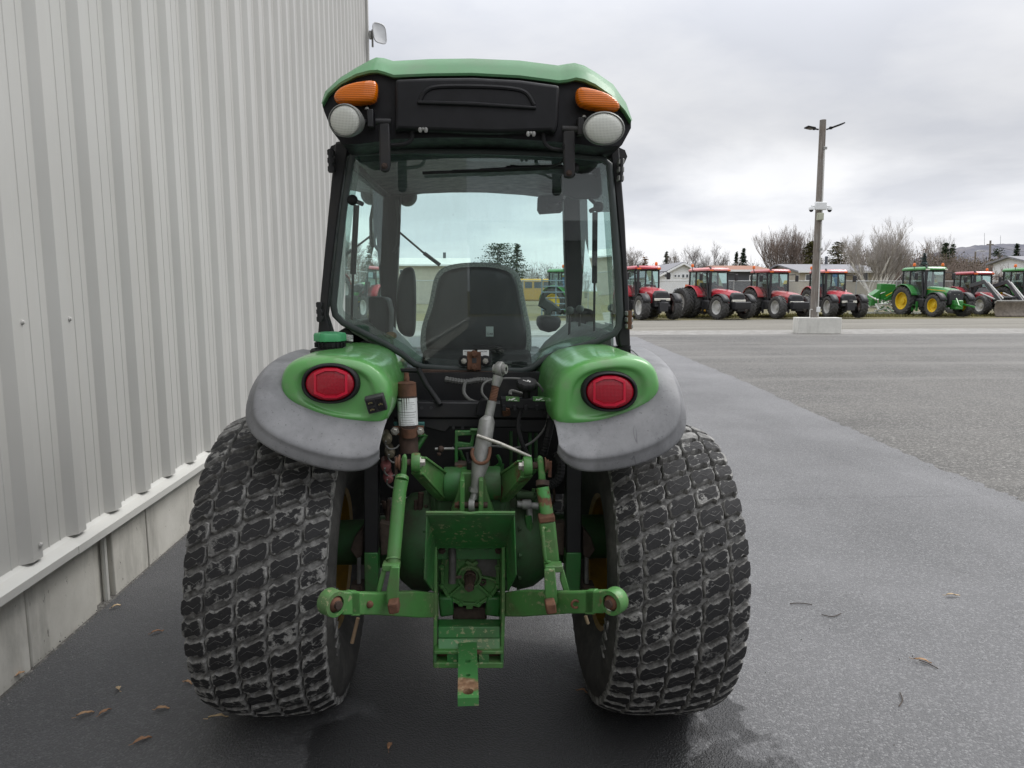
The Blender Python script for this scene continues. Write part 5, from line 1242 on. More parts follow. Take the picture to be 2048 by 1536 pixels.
def tractor(name, label, loc, deg, body, rim, group, k=1.0, dual=False, weights=0, hitch=False, loader=False, hood_h=1.66, hood_l=1.38, roof=None, lampstyle='bar', green=False, faded=False, guards=True):
    t = empty(name, loc, label, 'tractor', group, rz=R(deg)); t.scale = (k, k, k)
    L = dict(local=True)
    RR_, RF, wb, tr, tf = .92, .69, 2.75, 1.86, 1.90
    for s in (-1, 1):
        w_ = lug_tyre(0, s * tr / 2, RR_, .52, s).build('rear_tyre', M_ftyre, t, **L); far_rim(0, s * tr / 2, RR_, .52, s).build('rim', rim, w_, **L)
        if dual:
            w_ = lug_tyre(0, s * (tr / 2 + .66), RR_, .50, s).build('outer_dual_tyre', M_ftyre, t, **L); far_rim(0, s * (tr / 2 + .66), RR_, .50, s).build('rim', rim, w_, **L)
        w_ = lug_tyre(wb, s * tf / 2, RF, .46, s, 18).build('front_tyre', M_ftyre, t, **L); far_rim(wb, s * tf / 2, RF, .46, s).build('rim', rim, w_, **L)
        # rear fender: arc over the wheel
        m = MB(); a = [R(x) for x in range(20, 171, 15)]
        m.loft([[V(RR_ * 1.12 * math.cos(q) * 1.0, s * y, RR_ + RR_ * (1.12 if e else 1.16) * math.sin(q)) for q in a] for y, e in ((.58, 1), (.58, 0), (1.12, 0), (1.16, 1))], False); o = m.build('rear_fender', body, t, **L)
        o.modifiers.new('s', 'SOLIDIFY').thickness = .03
        if guards:
            m = MB(); a = [R(x) for x in range(25, 156, 16)]
            m.loft([[V(wb + RF * 1.10 * math.cos(q), s * y, RF + RF * 1.12 * math.sin(q)) for q in a] for y in (.72, 1.14)], False); o = m.build('front_fender', M_fblk, t, **L); o.modifiers.new('s', 'SOLIDIFY').thickness = .03
    # chassis, axles, steps, tank
    m = MB(); m.box((1.5, 0, .78), (3.6, .5, .42)); m.box((wb, 0, .69), (.28, 1.5, .26)); m.box((0, 0, .92), (.5, 1.4, .3)); m.box((wb + .55, 0, .72), (.5, .5, .5)); m.build('chassis', M_fblk if not green else M_fgreen, t, bevel=.03, **L)
    for s in (-1, 1):
        m = MB(); m.box((1.15, s * .68, .80), (.9, .36, .55)); m.build('fuel_tank', M_fblk, t, bevel=.06, **L)
        m = MB(); m.box((.98, s * .92, .42), (.4, .16, .04)); m.box((.98, s * .92, .68), (.4, .16, .04)); m.box((.79, s * .92, .6), (.03, .14, .6)); m.box((1.17, s * .92, .6), (.03, .14, .6)); m.build('steps', M_fgreen if green else M_fblk, t, **L)
    # bonnet
    x0, x1 = 1.25, 1.25 + hood_l + .55; H = hood_h
    def hr(x, w_, z0, z1): return [V(x, -w_, z0), V(x, -w_ * 1.02, z1 - .20), V(x, -w_ * .72, z1 - .02), V(x, 0, z1), V(x, w_ * .72, z1 - .02), V(x, w_ * 1.02, z1 - .20), V(x, w_, z0)]
    m = MB(); m.loft([hr(x0, .50, .95, H + .12), hr(x0 + .7, .50, .95, H + .06), hr(x1 - .5, .48, .93, H - .02), hr(x1 - .12, .47, .92, H - .10)]); m.build('bonnet', body, t, bevel=.02, **L)
    m = MB(); m.loft([hr(x1 - .14, .475, .70, H - .105), hr(x1 + .04, .46, .72, H - .14), hr(x1 + .10, .44, .78, H - .22)]); g = m.build('grille', M_fblk, t, bevel=.02, **L)
    for i in range(4):
        m = MB(); m.box((x1 + .09 - .012 * i, 0, H - .36 - .06 * i), (.03, .70, .012)); m.build('grille_bar', M_fblk, g, **L)
    if lampstyle == 'bar':
        m = MB(); m.box((x1 + .09, 0, H - .60), (.12, .92, .14)); m.build('headlamp', M_flamp, t, bevel=.02, **L)
    else:
        for s in (-1, 1):
            m = MB(); m.prism([V(x1 + .08, s * .12, H - .40), V(x1 + .02, s * .40, H - .30), V(x1 + .01, s * .41, H - .24), V(x1 + .06, s * .14, H - .30)], (.03, 0, 0)); m.build('headlamp', M_flamp, t, **L)
    for s in (-1, 1):
        m = MB(); m.box((x0 + .95, s * .488, H - .28), (.5, .012, .10), Matrix.Rotation(R(4), 3, 'Y')); m.build('side_vent', M_fblk, t, **L)
        if green:
            m = MB(); m.box((x0 + .85, s * .497, H - .12), (1.7, .01, .045), Matrix.Rotation(R(4.2), 3, 'Y')); m.build('bonnet_stripe', M_fyel, t, **L)
        else:
            m = MB(); m.box((x0 + .75, s * .499, H - .20), (.75, .008, .06), Matrix.Rotation(R(4.2), 3, 'Y')); m.build('bonnet_decal', M_fsil, t, **L)
    # cab
    zb, zt = 1.05, 2.78
    fx, rx, yw = 1.25, -.55, .82
    posts = [((fx + .12, .70, zb), (fx - .05, .74, zt)), ((.25, yw, zb), (.22, .78, zt)), ((rx, .72, zb + .3), (rx + .05, .72, zt))]
    m_all = []
    for a, b in posts:
        for s in (-1, 1):
            m = MB(); m.tube([V(a[0], s * a[1], a[2]), V(b[0], s * b[1], b[2])], .055, 6); m.build('cab_post', M_fblk, t, **L)
    m = MB(); m.box((.35, 0, 1.12), (1.7, 1.45, .3)); m.build('cab_floor', M_fblk, t, bevel=.03, **L)
    f0 = V(fx + .10, 0, zb + .25); 
    m = MB(); m.add([V(fx + .10, -.70, zb + .2), V(fx + .10, .70, zb + .2), V(fx - .04, .74, zt), V(fx - .04, -.74, zt)], [(0, 1, 2, 3)]); m.build('windscreen', M_glassd, t, smooth=False, **L)
    for s in (-1, 1):
        m = MB(); m.add([V(fx + .10, s * .705, zb + .1), V(.25, s * .82, zb + .1), V(.22, s * .78, zt), V(fx - .04, s * .735, zt)], [(0, 1, 2, 3)]); m.build('door_glass', M_glassd, t, smooth=False, **L)
        m = MB(); m.add([V(.25, s * .82, zb + .5), V(rx, s * .72, zb + .5), V(rx + .05, s * .72, zt), V(.22, s * .78, zt)], [(0, 1, 2, 3)]); m.build('quarter_glass', M_glassd, t, smooth=False, **L)
    m = MB(); m.add([V(rx, -.70, zb + .5), V(rx, .70, zb + .5), V(rx + .05, .70, zt), V(rx + .05, -.70, zt)], [(0, 1, 2, 3)]); m.build('rear_glass', M_glassd, t, smooth=False, **L)
    rm = roof or body
    def rr(z, e): return [V(rx - .12 - e, -.72 - e * .5, z), V(rx - .12 - e, .72 + e * .5, z), V(.2, .86 + e, z), V(fx + .12, .78 + e, z), V(fx + .28 + e, .5, z), V(fx + .28 + e, -.5, z), V(fx + .12, -.78 - e, z), V(.2, -.86 - e, z)]
    m = MB(); m.loft([rr(zt - .02, -.04), rr(zt + .04, .02)]); m.build('roof_base', M_fblk, t, bevel=.01, **L)
    m = MB(); m.loft([rr(zt + .035, .02), rr(zt + .13, .02), rr(zt + .22, -.12), rr(zt + .24, -.3)]); rfo = m.build('roof', rm, t, bevel=.03, **L)
    for s in (-1, 1):
        m = MB(); m.box((fx + .24, s * .60, zt + .06), (.12, .2, .07)); m.build('roof_lamp', M_forg if not green else M_flamp, rfo, **L)
        m = MB(); m.tube([V(fx + .02, s * .76, zt - .12), V(fx + .12, s * 1.12, zt - .10), V(fx + .12, s * 1.22, zt - .16)], .025, 6); mo = m.build('mirror_arm', M_fblk, t, **L)
        m = MB(); m.box((fx + .13, s * 1.26, zt - .34), (.07, .22, .40)); m.build('mirror', M_fblk, mo, bevel=.03, **L)
    m = MB(); m.box((0.1, 0, 1.5), (.45, .5, .14)); m.box((-.12, 0, 1.82), (.14, .5, .62)); m.build('seat', M_fblk, t, bevel=.05, **L)
    m = MB(); c = V(.85, 0, 1.78); m.tube([c + V(.08 * math.sin(q), .19 * math.cos(q), .17 * math.sin(q)) for q in [2 * math.pi * i / 12 for i in range(13)]], .02, 5); m.tube([c, c + V(.25, 0, -.6)], .04, 6); m.build('steering_wheel', M_fblk, t, **L)
    # exhaust, beacon
    m = MB(); m.tube([V(1.42, -.62, 1.2), V(1.42, -.62, 2.72), V(1.40, -.62, 2.95), V(1.32, -.62, 3.05)], [.085, .085, .06, .055], 10); m.build('exhaust_stack', M_fblk, t, **L)
    bx = [(.0, -.92)] if not green else [(.6, -.85), (.9, .85)]
    if not green and not faded: bx = [(.55, .88)]
    for (x, y) in bx:
        m = MB(); m.tube([V(x, y * .93, zt - .05), V(x, y, zt + .2), V(x, y, zt + .30)], .022, 6); bo = m.build('beacon_stem', M_fblk, t, **L)
        m = MB(); m.lathe([(.075, 0), (.085, .05), (.08, .14), (.05, .19), (0, .2)], V(x, y, zt + .28), (0, 0, 1), 12); m.build('beacon', M_forg, bo, **L)
    if weights:
        for i in range(weights):
            m = MB(); y = (i - (weights - 1) / 2) * .082
            m.prism([V(x1 + .18, y - .034, .62), V(x1 + .48, y - .034, .60), V(x1 + .52, y - .034, .72), V(x1 + .52, y - .034, .98), V(x1 + .44, y - .034, 1.02), V(x1 + .18, y - .034, 1.0)], (0, .068, 0)); m.build('front_weight', M_fblk, t, **L)
        m = MB(); m.box((x1 + .08, 0, .8), (.4, .5, .25)); m.build('weight_carrier', M_fblk, t, **L)
    elif hitch:
        m = MB(); m.box((x1 + .15, 0, .75), (.35, .55, .5)); m.build('front_hitch', M_fgreen, t, bevel=.04, **L)
        for s in (-1, 1):
            m = MB(); m.bar(V(x1 + .2, s * .3, .78), V(x1 + 1.05, s * .42, .62), .10, .05); m.build('hitch_arm', M_fgreen, t, bevel=.01, **L)
        m = MB(); m.tube([V(x1 + .25, -.15, 1.1), V(x1 + .75, -.36, .7)], .04, 6); m.build('hitch_ram', M_fgreen, t, **L)
    else:
        m = MB(); m.box((x1 + .18, 0, .86), (.28, .26, .52)); m.box((x1 + .12, 0, .78), (.16, .9, .10)); m.build('front_support', M_fblk, t, bevel=.02, **L)
    return t

GP = 'tractors parked in a row across the lot'
rA, rB, rC, rD, rE = (reds('red_paint_bright', (.40, .022, .035)), reds('red_paint_deep', (.42, .016, .030)), reds('red_paint_faded', (.37, .055, .055)), reds('red_paint_glossy', (.45, .020, .035)), reds('red_paint_dull', (.34, .020, .030)))
pinkr = reds('pale_pink_roof', (.55, .18, .17))  # roof red lighter and pinker than the body paint
def at(px, base, deg, k):              # where the rear axle stands when the near front wheel touches the ground at this spot
    g = G(px, base); h = V(math.cos(R(deg)), math.sin(R(deg)), 0); l = V(-h.y, h.x, 0)
    q = g + l * .95 * k - h * 2.75 * k; return (q.x, q.y, 0)
def parked(name, label, px, base, deg, body, rim, k=1.0, **kw): return tractor(name, label, at(px, base, deg, k), deg, body, rim, GP, k, **kw)
parked('red_tractor', 'red tractor nearest the green cab, tall black grille turned towards us, one far mirror out', 1283, 640, -80, rA, M_fsil, 1.03, hood_h=1.72)
parked('red_tractor', 'red tractor with dual silver rear wheels and a rack of black front weights', 1437, 639, -73, rB, M_fsil, 1.0, dual=True, weights=13, roof=pinkr, faded=True)
parked('red_tractor', 'faded red tractor with black front weights, standing just before the wooden pole', 1554, 637.5, -80, rC, M_fsil, .98, weights=13, hood_h=1.58, faded=True, guards=False)
parked('red_tractor', 'bright red tractor half hidden behind the wooden pole, without front weights', 1658, 636, -91, rD, M_fsil, .98, hood_h=1.6, roof=pinkr, faded=True)
parked('green_tractor', 'green tractor with yellow rims and green front hitch arms, two orange beacons', 1868, 634, -86, M_fgreen, M_fyel, 1.06, hitch=True, hood_h=1.72, lampstyle='pair', green=True)
L5 = at(1962, 631.5, -90, .98)
t5 = tractor('red_tractor', 'red tractor partly hidden behind the green tractor, carrying a dark loader', L5, -90, rE, M_fsil, GP, .98, hood_h=1.5, guards=False)
parked('green_tractor', 'green tractor cut off by the edge of the picture, beyond the loader', 2072, 632, -90, M_fgreen, M_fyel, 1.06, hood_h=1.72, lampstyle='pair', green=True)
tractor('green_tractor', 'green tractor seen only through the cab glass, parked beyond the driveway', (6.3, 45.5, 0), -40, M_fgreen, M_fyel, GP, 1.0, hood_h=1.66, lampstyle='pair', green=True)
# loader with a snow blade on the hidden red tractor
M_ldr = simple('dark_grey_loader', (.07, .072, .078), .45, var=.2)
ld = empty('front_loader', L5, 'dark grey loader arms holding a scuffed steel blade', 'loader', rz=R(-90))
for s in (-1, 1):
    m = MB(); m.bar(V(1.3, s * .85, 1.95), V(2.6, s * .80, 2.25), .26, .12, (0, 0, 1)); m.bar(V(2.55, s * .80, 2.27), V(4.3, s * .72, .75), .24, .12, (1, 0, 0)); m.build('loader_arm', M_ldr, ld, local=True, bevel=.02)
    m = MB(); m.tube([V(2.3, s * .8, 1.5), V(3.6, s * .76, 1.1)], .05, 8); m.tube([V(2.9, s * .78, 2.2), V(4.25, s * .72, 1.15)], .045, 8); m.build('loader_ram', M_fsil, ld, local=True)
m = MB(); m.tube([V(3.7, -.75, 1.2), V(3.7, .75, 1.2)], .07, 8); m.box((4.35, 0, .75), (.12, 1.5, .5)); m.build('tool_carrier', M_fblk, ld, local=True)
m = MB(); pr = [(4.55, 1.0), (4.48, .85), (4.42, .6), (4.42, .35), (4.50, .12), (4.58, .02)]
m.loft([[V(x, -1.35, z) for x, z in pr], [V(x, 1.35, z) for x, z in pr]], False); bl = m.build('snow_blade', M_fmud, ld, local=True); bl.modifiers.new('s', 'SOLIDIFY').thickness = .05
m = MB(); m.box((4.55, 0, 1.02), (.1, 2.7, .06)); m.build('blade_edge', M_fsil, ld, local=True)

# ------------------------------------------------------------------ folded implement, yellow machine, fence
im = empty('farm_implement', G(1768, 630), 'folded green and white farm implement standing before the chain-link fence', 'farm implement')
ig = lambda x, y, Y=48.0: U(x, y, Y)
M_white2 = simple('white_frame_paint', (.6, .62, .58), .5, var=.15)
for i, q in enumerate((((1762, 567), (1792, 568), (1790, 600), (1758, 600)), ((1745, 590), (1762, 578), (1762, 610), (1742, 612)))):
    m = MB(); m.prism([ig(*p) for p in q], (0, .5 + i * .2, 0)); m.build('side_panel', M_fgreen, im, bevel=.03)
rn = random.Random(5)
for i in range(30):
    x, y = rn.uniform(1732, 1800), rn.uniform(585, 624); dx, dy = rn.uniform(-26, 26), rn.uniform(-14, 14)
    Y = rn.uniform(47.2, 48.6)
    m = MB(); m.tube([U(x, y, Y), U(min(max(x + dx, 1728), 1802), min(max(y + dy, 580), 628), Y + .3)], rn.choice([.03, .045, .06]), 6); m.build('frame_bar', M_white2 if i % 3 else M_fgreen, im)
m = MB(); m.bar(U(1770, 600, 47.5), U(1812, 575, 47.5), .18, .1); m.build('boom', M_fgreen, im); m = MB(); m.bar(U(1772, 592, 47.4), U(1806, 573, 47.4), .05, .04); m.build('boom_stripe', M_fyel, im)
m = MB(); m.box(U(1770, 626, 48.2), (5.2, .16, .16)); m.build('skid_beam', M_white2, im)
yl = empty('yellow_loader', G(1390, 628), 'small yellow loader boom showing above the dual rear wheels of the red tractor', 'loader')
M_yel2 = simple('machine_yellow', (.52, .30, .03), .45, var=.15)
Y = 47.6
for a, b, w_ in (((1378, 592), (1396, 566), .30), ((1392, 566), (1404, 562), .34), ((1372, 582), (1392, 578), .22), ((1360, 586), (1378, 588), .2)):
    m = MB(); m.bar(U(*a, Y), U(*b, Y), w_, .35); m.build('boom_section', M_yel2, yl, bevel=.03)
m = MB(); m.box(U(1396, 608, Y + .6), (1.8, 1.2, 1.0)); m.build('machine_body', M_yel2, yl, bevel=.08)
for x in (1382, 1408):
    m = MB(); c = U(x, 617, Y + .4); m.lathe([(.2, -.15), (.42, -.15), (.45, 0), (.42, .15), (.2, .15)], V(c.x, c.y, .45), (0, 1, 0), 20); m.build('wheel', M_ftyre, yl)
m = MB(); m.box(U(1374, 572, Y - .1), (.2, .2, .2)); m.build('marker_lamp', M_forg, yl)
# fence
YF_ = 50.5
M_galv = simple('galvanised_steel', (.36, .37, .37), .5, metal=.3, world=True)
fe = empty('chain_link_fence', (30, YF_, 0), 'galvanised chain-link fence running behind the parked tractors', 'fence')
fx0, fx1, fh = -8.0, 62.0, 2.35
x = fx0
while x <= fx1 + .1:
    m = MB(); m.tube([V(x, YF_, -.1), V(x, YF_, fh + .05)], .04, 8); m.build('fence_post', M_galv, fe); x += 3.05
m = MB(); m.tube([V(fx0, YF_, fh), V(fx1, YF_, fh)], .028, 6); m.build('top_rail', M_galv, fe)
m = MB(); n = 0; x = fx0 - fh
while x < fx1:
    for s in (-1, 1):
        a, b = (V(x, YF_ + .03 * s, .05), V(x + fh, YF_ + .03 * s, fh)) if s > 0 else (V(x + fh, YF_ - .03, .05), V(x, YF_ - .03, fh))
        m.tube([a, b], .0045, 3, caps=False)
    x += .085
o = m.build('wire_mesh', M_galv, fe, smooth=False); o['kind'] = 'stuff'

# ------------------------------------------------------------------ houses
M_wsid = simple('white_house_siding', (.82, .83, .84), .6, var=.04, nscale=2, world=True)
M_beige = simple('beige_house_wall', (.50, .46, .38), .7, var=.08, nscale=2, world=True)
M_dkgr = simple('dark_grey_wall', (.07, .075, .085), .6, var=.1, world=True)
M_rgrey = simple('grey_shingles', (.22, .22, .235), .8, var=.2, nscale=6, world=True)
M_rbrn = simple('brown_shingles', (.26, .13, .085), .8, var=.18, nscale=6, world=True)
M_rwht = simple('pale_metal_roof', (.52, .52, .49), .5, var=.08, nscale=1, world=True)
def house(name, label, px0, px1, eave, ridge, Y, dep, wall, roofm, gable=False, wins=(), door=None, rz=0):
    a, b = U(px0, 582, Y), U(px1, 582, Y); W = b.x - a.x; cx = (a.x + b.x) / 2
    h = U(px0, eave, Y).z; hr_ = U(px0, ridge, Y).z
    t = empty(name, (cx, Y + dep / 2, 0), label, 'house')
    m = MB(); m.box((cx, Y + dep / 2, h / 2), (W, dep, h))
    if gable: m.prism([V(a.x, Y, h), V(b.x, Y, h), V(cx, Y, hr_)], (0, dep, 0))
    m.build('wall', wall, t, smooth=False)
    if gable:
        for s in (-1, 1):
            e = V(cx + s * (W / 2 + .4), Y - .4, h - .4 * (hr_ - h) / (W / 2)); r_ = V(cx, Y - .4, hr_ + .02)
            m = MB(); m.prism([e, r_, r_ + V(0, 0, .16), e + V(0, 0, .16)], (0, dep + .8, 0)); m.build('roof', roofm, t, smooth=False)
            m = MB(); m.prism([e + V(0, -.03, -.12), r_ + V(0, -.03, -.12), r_ + V(0, -.03, .10), e + V(0, -.03, .10)], (0, .05, 0)); m.build('barge_board', M_wsid, t, smooth=False)
    else:
        for s in (-1, 1):
            y0 = Y - .5 if s < 0 else Y + dep + .5
            m = MB(); m.prism([V(a.x - .4, y0, h - .1), V(a.x - .4, Y + dep / 2, hr_), V(a.x - .4, Y + dep / 2, hr_ + .15), V(a.x - .4, y0, h + .05)], (W + .8, 0, 0)); m.build('roof', roofm, t, smooth=False)
        m = MB()
        for s in (a.x, b.x - .1): m.prism([V(s, Y, h), V(s, Y + dep, h), V(s, Y + dep / 2, hr_)], (.1, 0, 0))
        m.build('gable', wall, t, smooth=False)
        m = MB(); m.box((cx, Y - .5, h - .02), (W + .8, .06, .2)); m.build('fascia', M_wsid, t, smooth=False)
    for (x0, y0, x1, y1) in wins:
        p, q = U(x0, y0, Y), U(x1, y1, Y)
        m = MB(); m.box(((p.x + q.x) / 2, Y - .02, (p.z + q.z) / 2), (q.x - p.x + .16, .08, p.z - q.z + .16)); f = m.build('window', M_wsid, t, smooth=False)
        m = MB(); m.box(((p.x + q.x) / 2, Y - .05, (p.z + q.z) / 2), (q.x - p.x, .05, p.z - q.z)); m.build('pane', M_glassh, f, smooth=False)
    return t
house('white_house', 'white gabled house with a row of small windows behind the fence', 1316, 1412, 552, 527, 74, 12, M_wsid, M_rgrey, True, [(1329, 549, 1333, 554), (1337, 549, 1341, 554), (1349, 550, 1352, 554), (1356, 550, 1359, 554), (1364, 549, 1368, 555), (1372, 549, 1376, 555), (1386, 549, 1390, 555)])
house('brown_roofed_garage', 'low dark grey garage with a brown shingle roof behind the fence', 1452, 1536, 541, 531, 72, 9, M_dkgr, M_rbrn, False, [(1500, 552, 1512, 560)])
hb_ = house('white_bungalow', 'long low bungalow with a pale grey roof beside the wooden pole', 1598, 1758, 543, 528, 70, 9, M_beige, M_rgrey, False, [(1712, 546, 1722, 562), (1724, 546, 1734, 562), (1612, 550, 1622, 560)])
m = MB(); c = U(1652, 528, 74); m.tube([c, c + V(0, 0, .8)], .15, 8); m.build('chimney_pipe', M_dkgr, hb_)
house('porch_house', 'house corner with a white eave at the edge of the picture', 2052, 2140, 524, 513, 64, 4.5, M_wsid, M_rgrey, False, [(2060, 530, 2072, 545)])
house('pale_shed', 'long pale shed with a low roof seen through the cab glass', 700, 936, 530, 514, 92, 10, M_beige, M_rwht, False, [(800, 540, 806, 546), (880, 540, 890, 560)])
sh_ = bpy.data.objects['pale_shed']
m = MB(); c = U(889, 514, 97); m.tube([c - V(0, 0, .2), c + V(0, 0, .6)], .2, 8); m.build('chimney_pipe', M_dkgr, sh_)

# ------------------------------------------------------------------ vehicles beyond, seen through the glass
def bus():
    p = U(1068, 582, 82); t = empty('school_bus', (p.x, 82, 0), 'yellow bus parked far off, seen through the cab glass', 'bus')
    m = MB(); m.box((p.x, 82, 1.75), (9.0, 2.4, 2.5)); m.box((p.x + 4.9, 82, 1.2), (1.2, 2.2, 1.4)); m.build('body', M_yel2, t, bevel=.2)
    for i in range(8):
        m = MB(); m.box((p.x - 3.9 + i * 1.05, 80.79, 2.3), (.8, .04, .7)); m.build('window', M_glassh, t)
    for x in (-3, 3.6):
        m = MB(); m.lathe([(.5, -.15), (.5, .15)], V(p.x + x, 80.85, .5), (0, 1, 0), 18); m.build('wheel', M_ftyre, t)
bus()
def trailer():
    a, b = U(1103, 582, 66), U(1144, 582, 66); cx = (a.x + b.x) / 2
    t = empty('blue_trailer', (cx, 66, 0), 'tall blue and white box trailer seen through the cab glass', 'trailer')
    m = MB(); m.box((cx, 67.2, 2.3), (b.x - a.x, 2.4, 2.6)); m.build('box_body', simple('trailer_blue', (.03, .16, .42), .4, world=True), t, bevel=.05)
    m = MB(); m.box((cx - .2, 65.98, 3.3), (b.x - a.x - .5, .04, .45)); m.build('white_band', M_wsid, t)
    m = MB(); m.bar(V(cx - .5, 65.95, 2.9), V(cx + 1.0, 65.95, 3.1), .14, .04); m.build('yellow_swoosh', M_yel2, t)
    for x in (-.6, .3):
        m = MB(); m.lathe([(.48, -.15), (.48, .15)], V(cx + x, 66.1, .48), (0, 1, 0), 18); m.build('wheel', M_ftyre, t)
    m = MB(); m.box((cx, 67.2, .95), (b.x - a.x - .1, 1.2, .2)); m.build('frame', M_fblk, t)
trailer()
def pickup(name, label, px, Y, col, rz):
    p = U(px, 582, Y); t = empty(name, (p.x, Y, 0), label, 'pickup', rz=R(rz))
    L = dict(local=True)
    m = MB(); m.loft([[V(x, y, z) for x, z in ((-2.6, .55), (-2.6, 1.15), (-.6, 1.18), (-.3, 1.85), (.7, 1.88), (1.25, 1.25), (2.4, 1.15), (2.55, .9), (2.55, .55))] for y in (-.92, .92)]); m.build('body', col, t, bevel=.08, **L)
    for s in (-1, 1):
        m = MB(); m.prism([V(-.35, s * .925, 1.28), V(-.18, s * .925, 1.76), V(.62, s * .925, 1.78), V(1.05, s * .925, 1.28)], (0, s * .012, 0)); m.build('side_window', M_glassh, t, **L)
        for x in (-1.7, 1.65):
            m = MB(); m.lathe([(.22, s * .12), (.38, s * .12), (.40, 0), (.38, -s * .12)], V(x, s * .82, .40), (0, 1, 0), 18); m.build('wheel', M_ftyre, t, **L)
pickup('pickup_truck', 'dark pickup parked behind the fence by the white gabled house', 1364, 62, simple('dark_car_paint', (.05, .055, .065), .3, coat=.5), 10)
pickup('pickup_truck', 'white pickup glimpsed through the cab beside the armrest', 806, 58, simple('white_car_paint', (.6, .61, .62), .3, coat=.5), 95)
# pen panels
pn = empty('livestock_gate', U(1112, 630, 42), 'grey-blue tubular steel gate panels seen through the cab glass', 'gate')
M_bluest = simple('blue_grey_tube', (.16, .22, .26), .5)
pa, pb_ = U(1084, 582, 42).x, U(1140, 582, 42).x
for i in range(7):
    m = MB(); z = .2 + i * .34; m.tube([V(pa, 42, z), V(pb_, 42, z)], .03, 6); m.build('rail', M_bluest, pn)
for x in (pa, (pa + pb_) / 2, pb_):
    m = MB(); m.tube([V(x, 42.05, 0), V(x, 42.05, 2.4)], .04, 6); m.build('upright', M_bluest, pn)

# ------------------------------------------------------------------ trees
def bark(name, c, var=.25): return simple(name, c, .9, var=var, nscale=3, world=True)
M_bark = bark('grey_bark', (.20, .175, .155)); M_barkd = bark('dark_bark', (.12, .10, .09)); M_birch = bark('birch_bark', (.72, .70, .66)); M_twig = bark('reddish_twigs', (.205, .162, .135)); M_birt = bark('birch_twigs', (.37, .34, .315))
def leafm(name, c, var=.45):
    M = Mat(name); n = M.noise(1.3, 5, .6, M.co(world=True)); d = tuple(x * (1 - var) for x in c); l = tuple(x * (1 + var) for x in c)
    M.set(color=M.ramp(n, [(.35, d), (.65, l)]), rough=.8, spec=.2); return M.m
M_spruce = leafm('spruce_needles', (.030, .050, .028)); M_pine = leafm('pine_needles', (.040, .058, .030)); M_cedar = leafm('cedar_foliage', (.070, .066, .022)); M_blue = leafm('blue_spruce', (.085, .115, .115)); M_rustl = leafm('rusty_leaves', (.20, .10, .035)); M_brush = leafm('brown_brush', (.15, .122, .098)); M_far = leafm('far_treeline', (.12, .108, .095))
def bare(label, px, top, Y, wid, seed, mat, tw, name='bare_tree', stems=1, spread=.5, up=.35, lv=5, group='leafless trees behind the houses'):
    rnd = random.Random(seed); b = U(px, 582, Y); b.z = 0; H = U(px, top, Y).z; Wd = wid * Y / FPX / 2
    t = empty(name, b, label, 'tree', group)
    trunk, crown = MB(), MB()
    def grow(p, d, L, r, lev):
        n = 3; pts = [p]; q = p.copy(); dd = d.copy()
        for i in range(n):
            dd = (dd + V(rnd.uniform(-1, 1), rnd.uniform(-1, 1), rnd.uniform(-.3, .6)) * .14).normalized(); q = q + dd * L / n; pts.append(q.copy())
        r1 = r * .55
        (trunk if lev < 2 else crown).tube(pts, [r, r * .85, r * .7, r1], 6 if lev < 2 else (4 if lev < 3 else 3), caps=False)
        if lev >= lv: return
        kids = 4 if lev < 3 else 3
        for i in range(kids + (2 if lev == 0 else 0)):
            t_ = rnd.uniform(.35, 1.0) if lev else rnd.uniform(.3, 1.0)
            k = t_ * n; ii = min(int(k), n - 1); st = pts[ii].lerp(pts[ii + 1], k - ii)
            an = rnd.uniform(0, 2 * math.pi); sd_ = V(math.cos(an), math.sin(an), 0)
            nd = (dd * (1 - spread) + sd_ * spread * rnd.uniform(.6, 1.2) + V(0, 0, up)).normalized()
            grow(st, nd, L * rnd.uniform(.52, .75), max(r1 * rnd.uniform(.5, .75), .0075), lev + 1)
        grow(pts[-1], (dd + V(rnd.uniform(-.3, .3), rnd.uniform(-.3, .3), .2)).normalized(), L * .62, r1, lev + 1)
    for s in range(stems):
        d0 = V(rnd.uniform(-.12, .12), rnd.uniform(-.1, .1), 1) if stems == 1 else V((s - (stems - 1) / 2) * .55 / max(1, stems - 1) * 2, rnd.uniform(-.3, .3), 1)
        grow(b.copy(), d0.normalized(), H * .36, H * .022, 0)
    # fit the measured height and width
    allv = trunk.v + crown.v; zm = max(v.z for v in allv); xm = sorted(abs(v.x - b.x) for v in allv)[int(len(allv) * .97)]
    for v in allv: v.z *= H / zm; v.x = b.x + (v.x - b.x) * Wd / xm; v.y = b.y + (v.y - b.y) * Wd / xm
    trunk.build('trunk', mat, t, smooth=False); crown.build('crown', tw, t, smooth=False)
bare('bare twiggy tree rising just beyond the first red tractor', 1268, 490, 96, 70, 1, M_barkd, M_bark)
bare('small bare tree above the white gabled house roof', 1352, 497, 92, 46, 2, M_barkd, M_bark)
bare('bare tree with crooked dark limbs above the dual-wheeled tractor', 1393, 486, 88, 54, 3, M_barkd, M_barkd, spread=.6, up=.25)
bare('bare spreading tree above the pale roof of the dual-wheeled tractor', 1432, 479, 86, 58, 4, M_barkd, M_barkd, spread=.6, up=.25)
bare('tall fan-shaped bare tree just before the wooden pole', 1566, 446, 84, 96, 5, M_bark, M_twig, spread=.42, up=.45, stems=4, lv=5)
bare('white-barked birch with many bare stems above the bungalow', 1758, 427, 66, 128, 6, M_birch, M_birt, 'birch_tree', stems=5, spread=.45, up=.35, lv=5)
bare('thin pale bare tree above the folded implement', 1852, 474, 110, 50, 7, M_bark, M_bark)
bare('faint bare tree behind the dark pine clump', 1893, 464, 115, 36, 8, M_bark, M_bark)
bare('bare tree seen through the cab glass beside its front post', 1188, 500, 95, 50, 9, M_bark, M_bark)
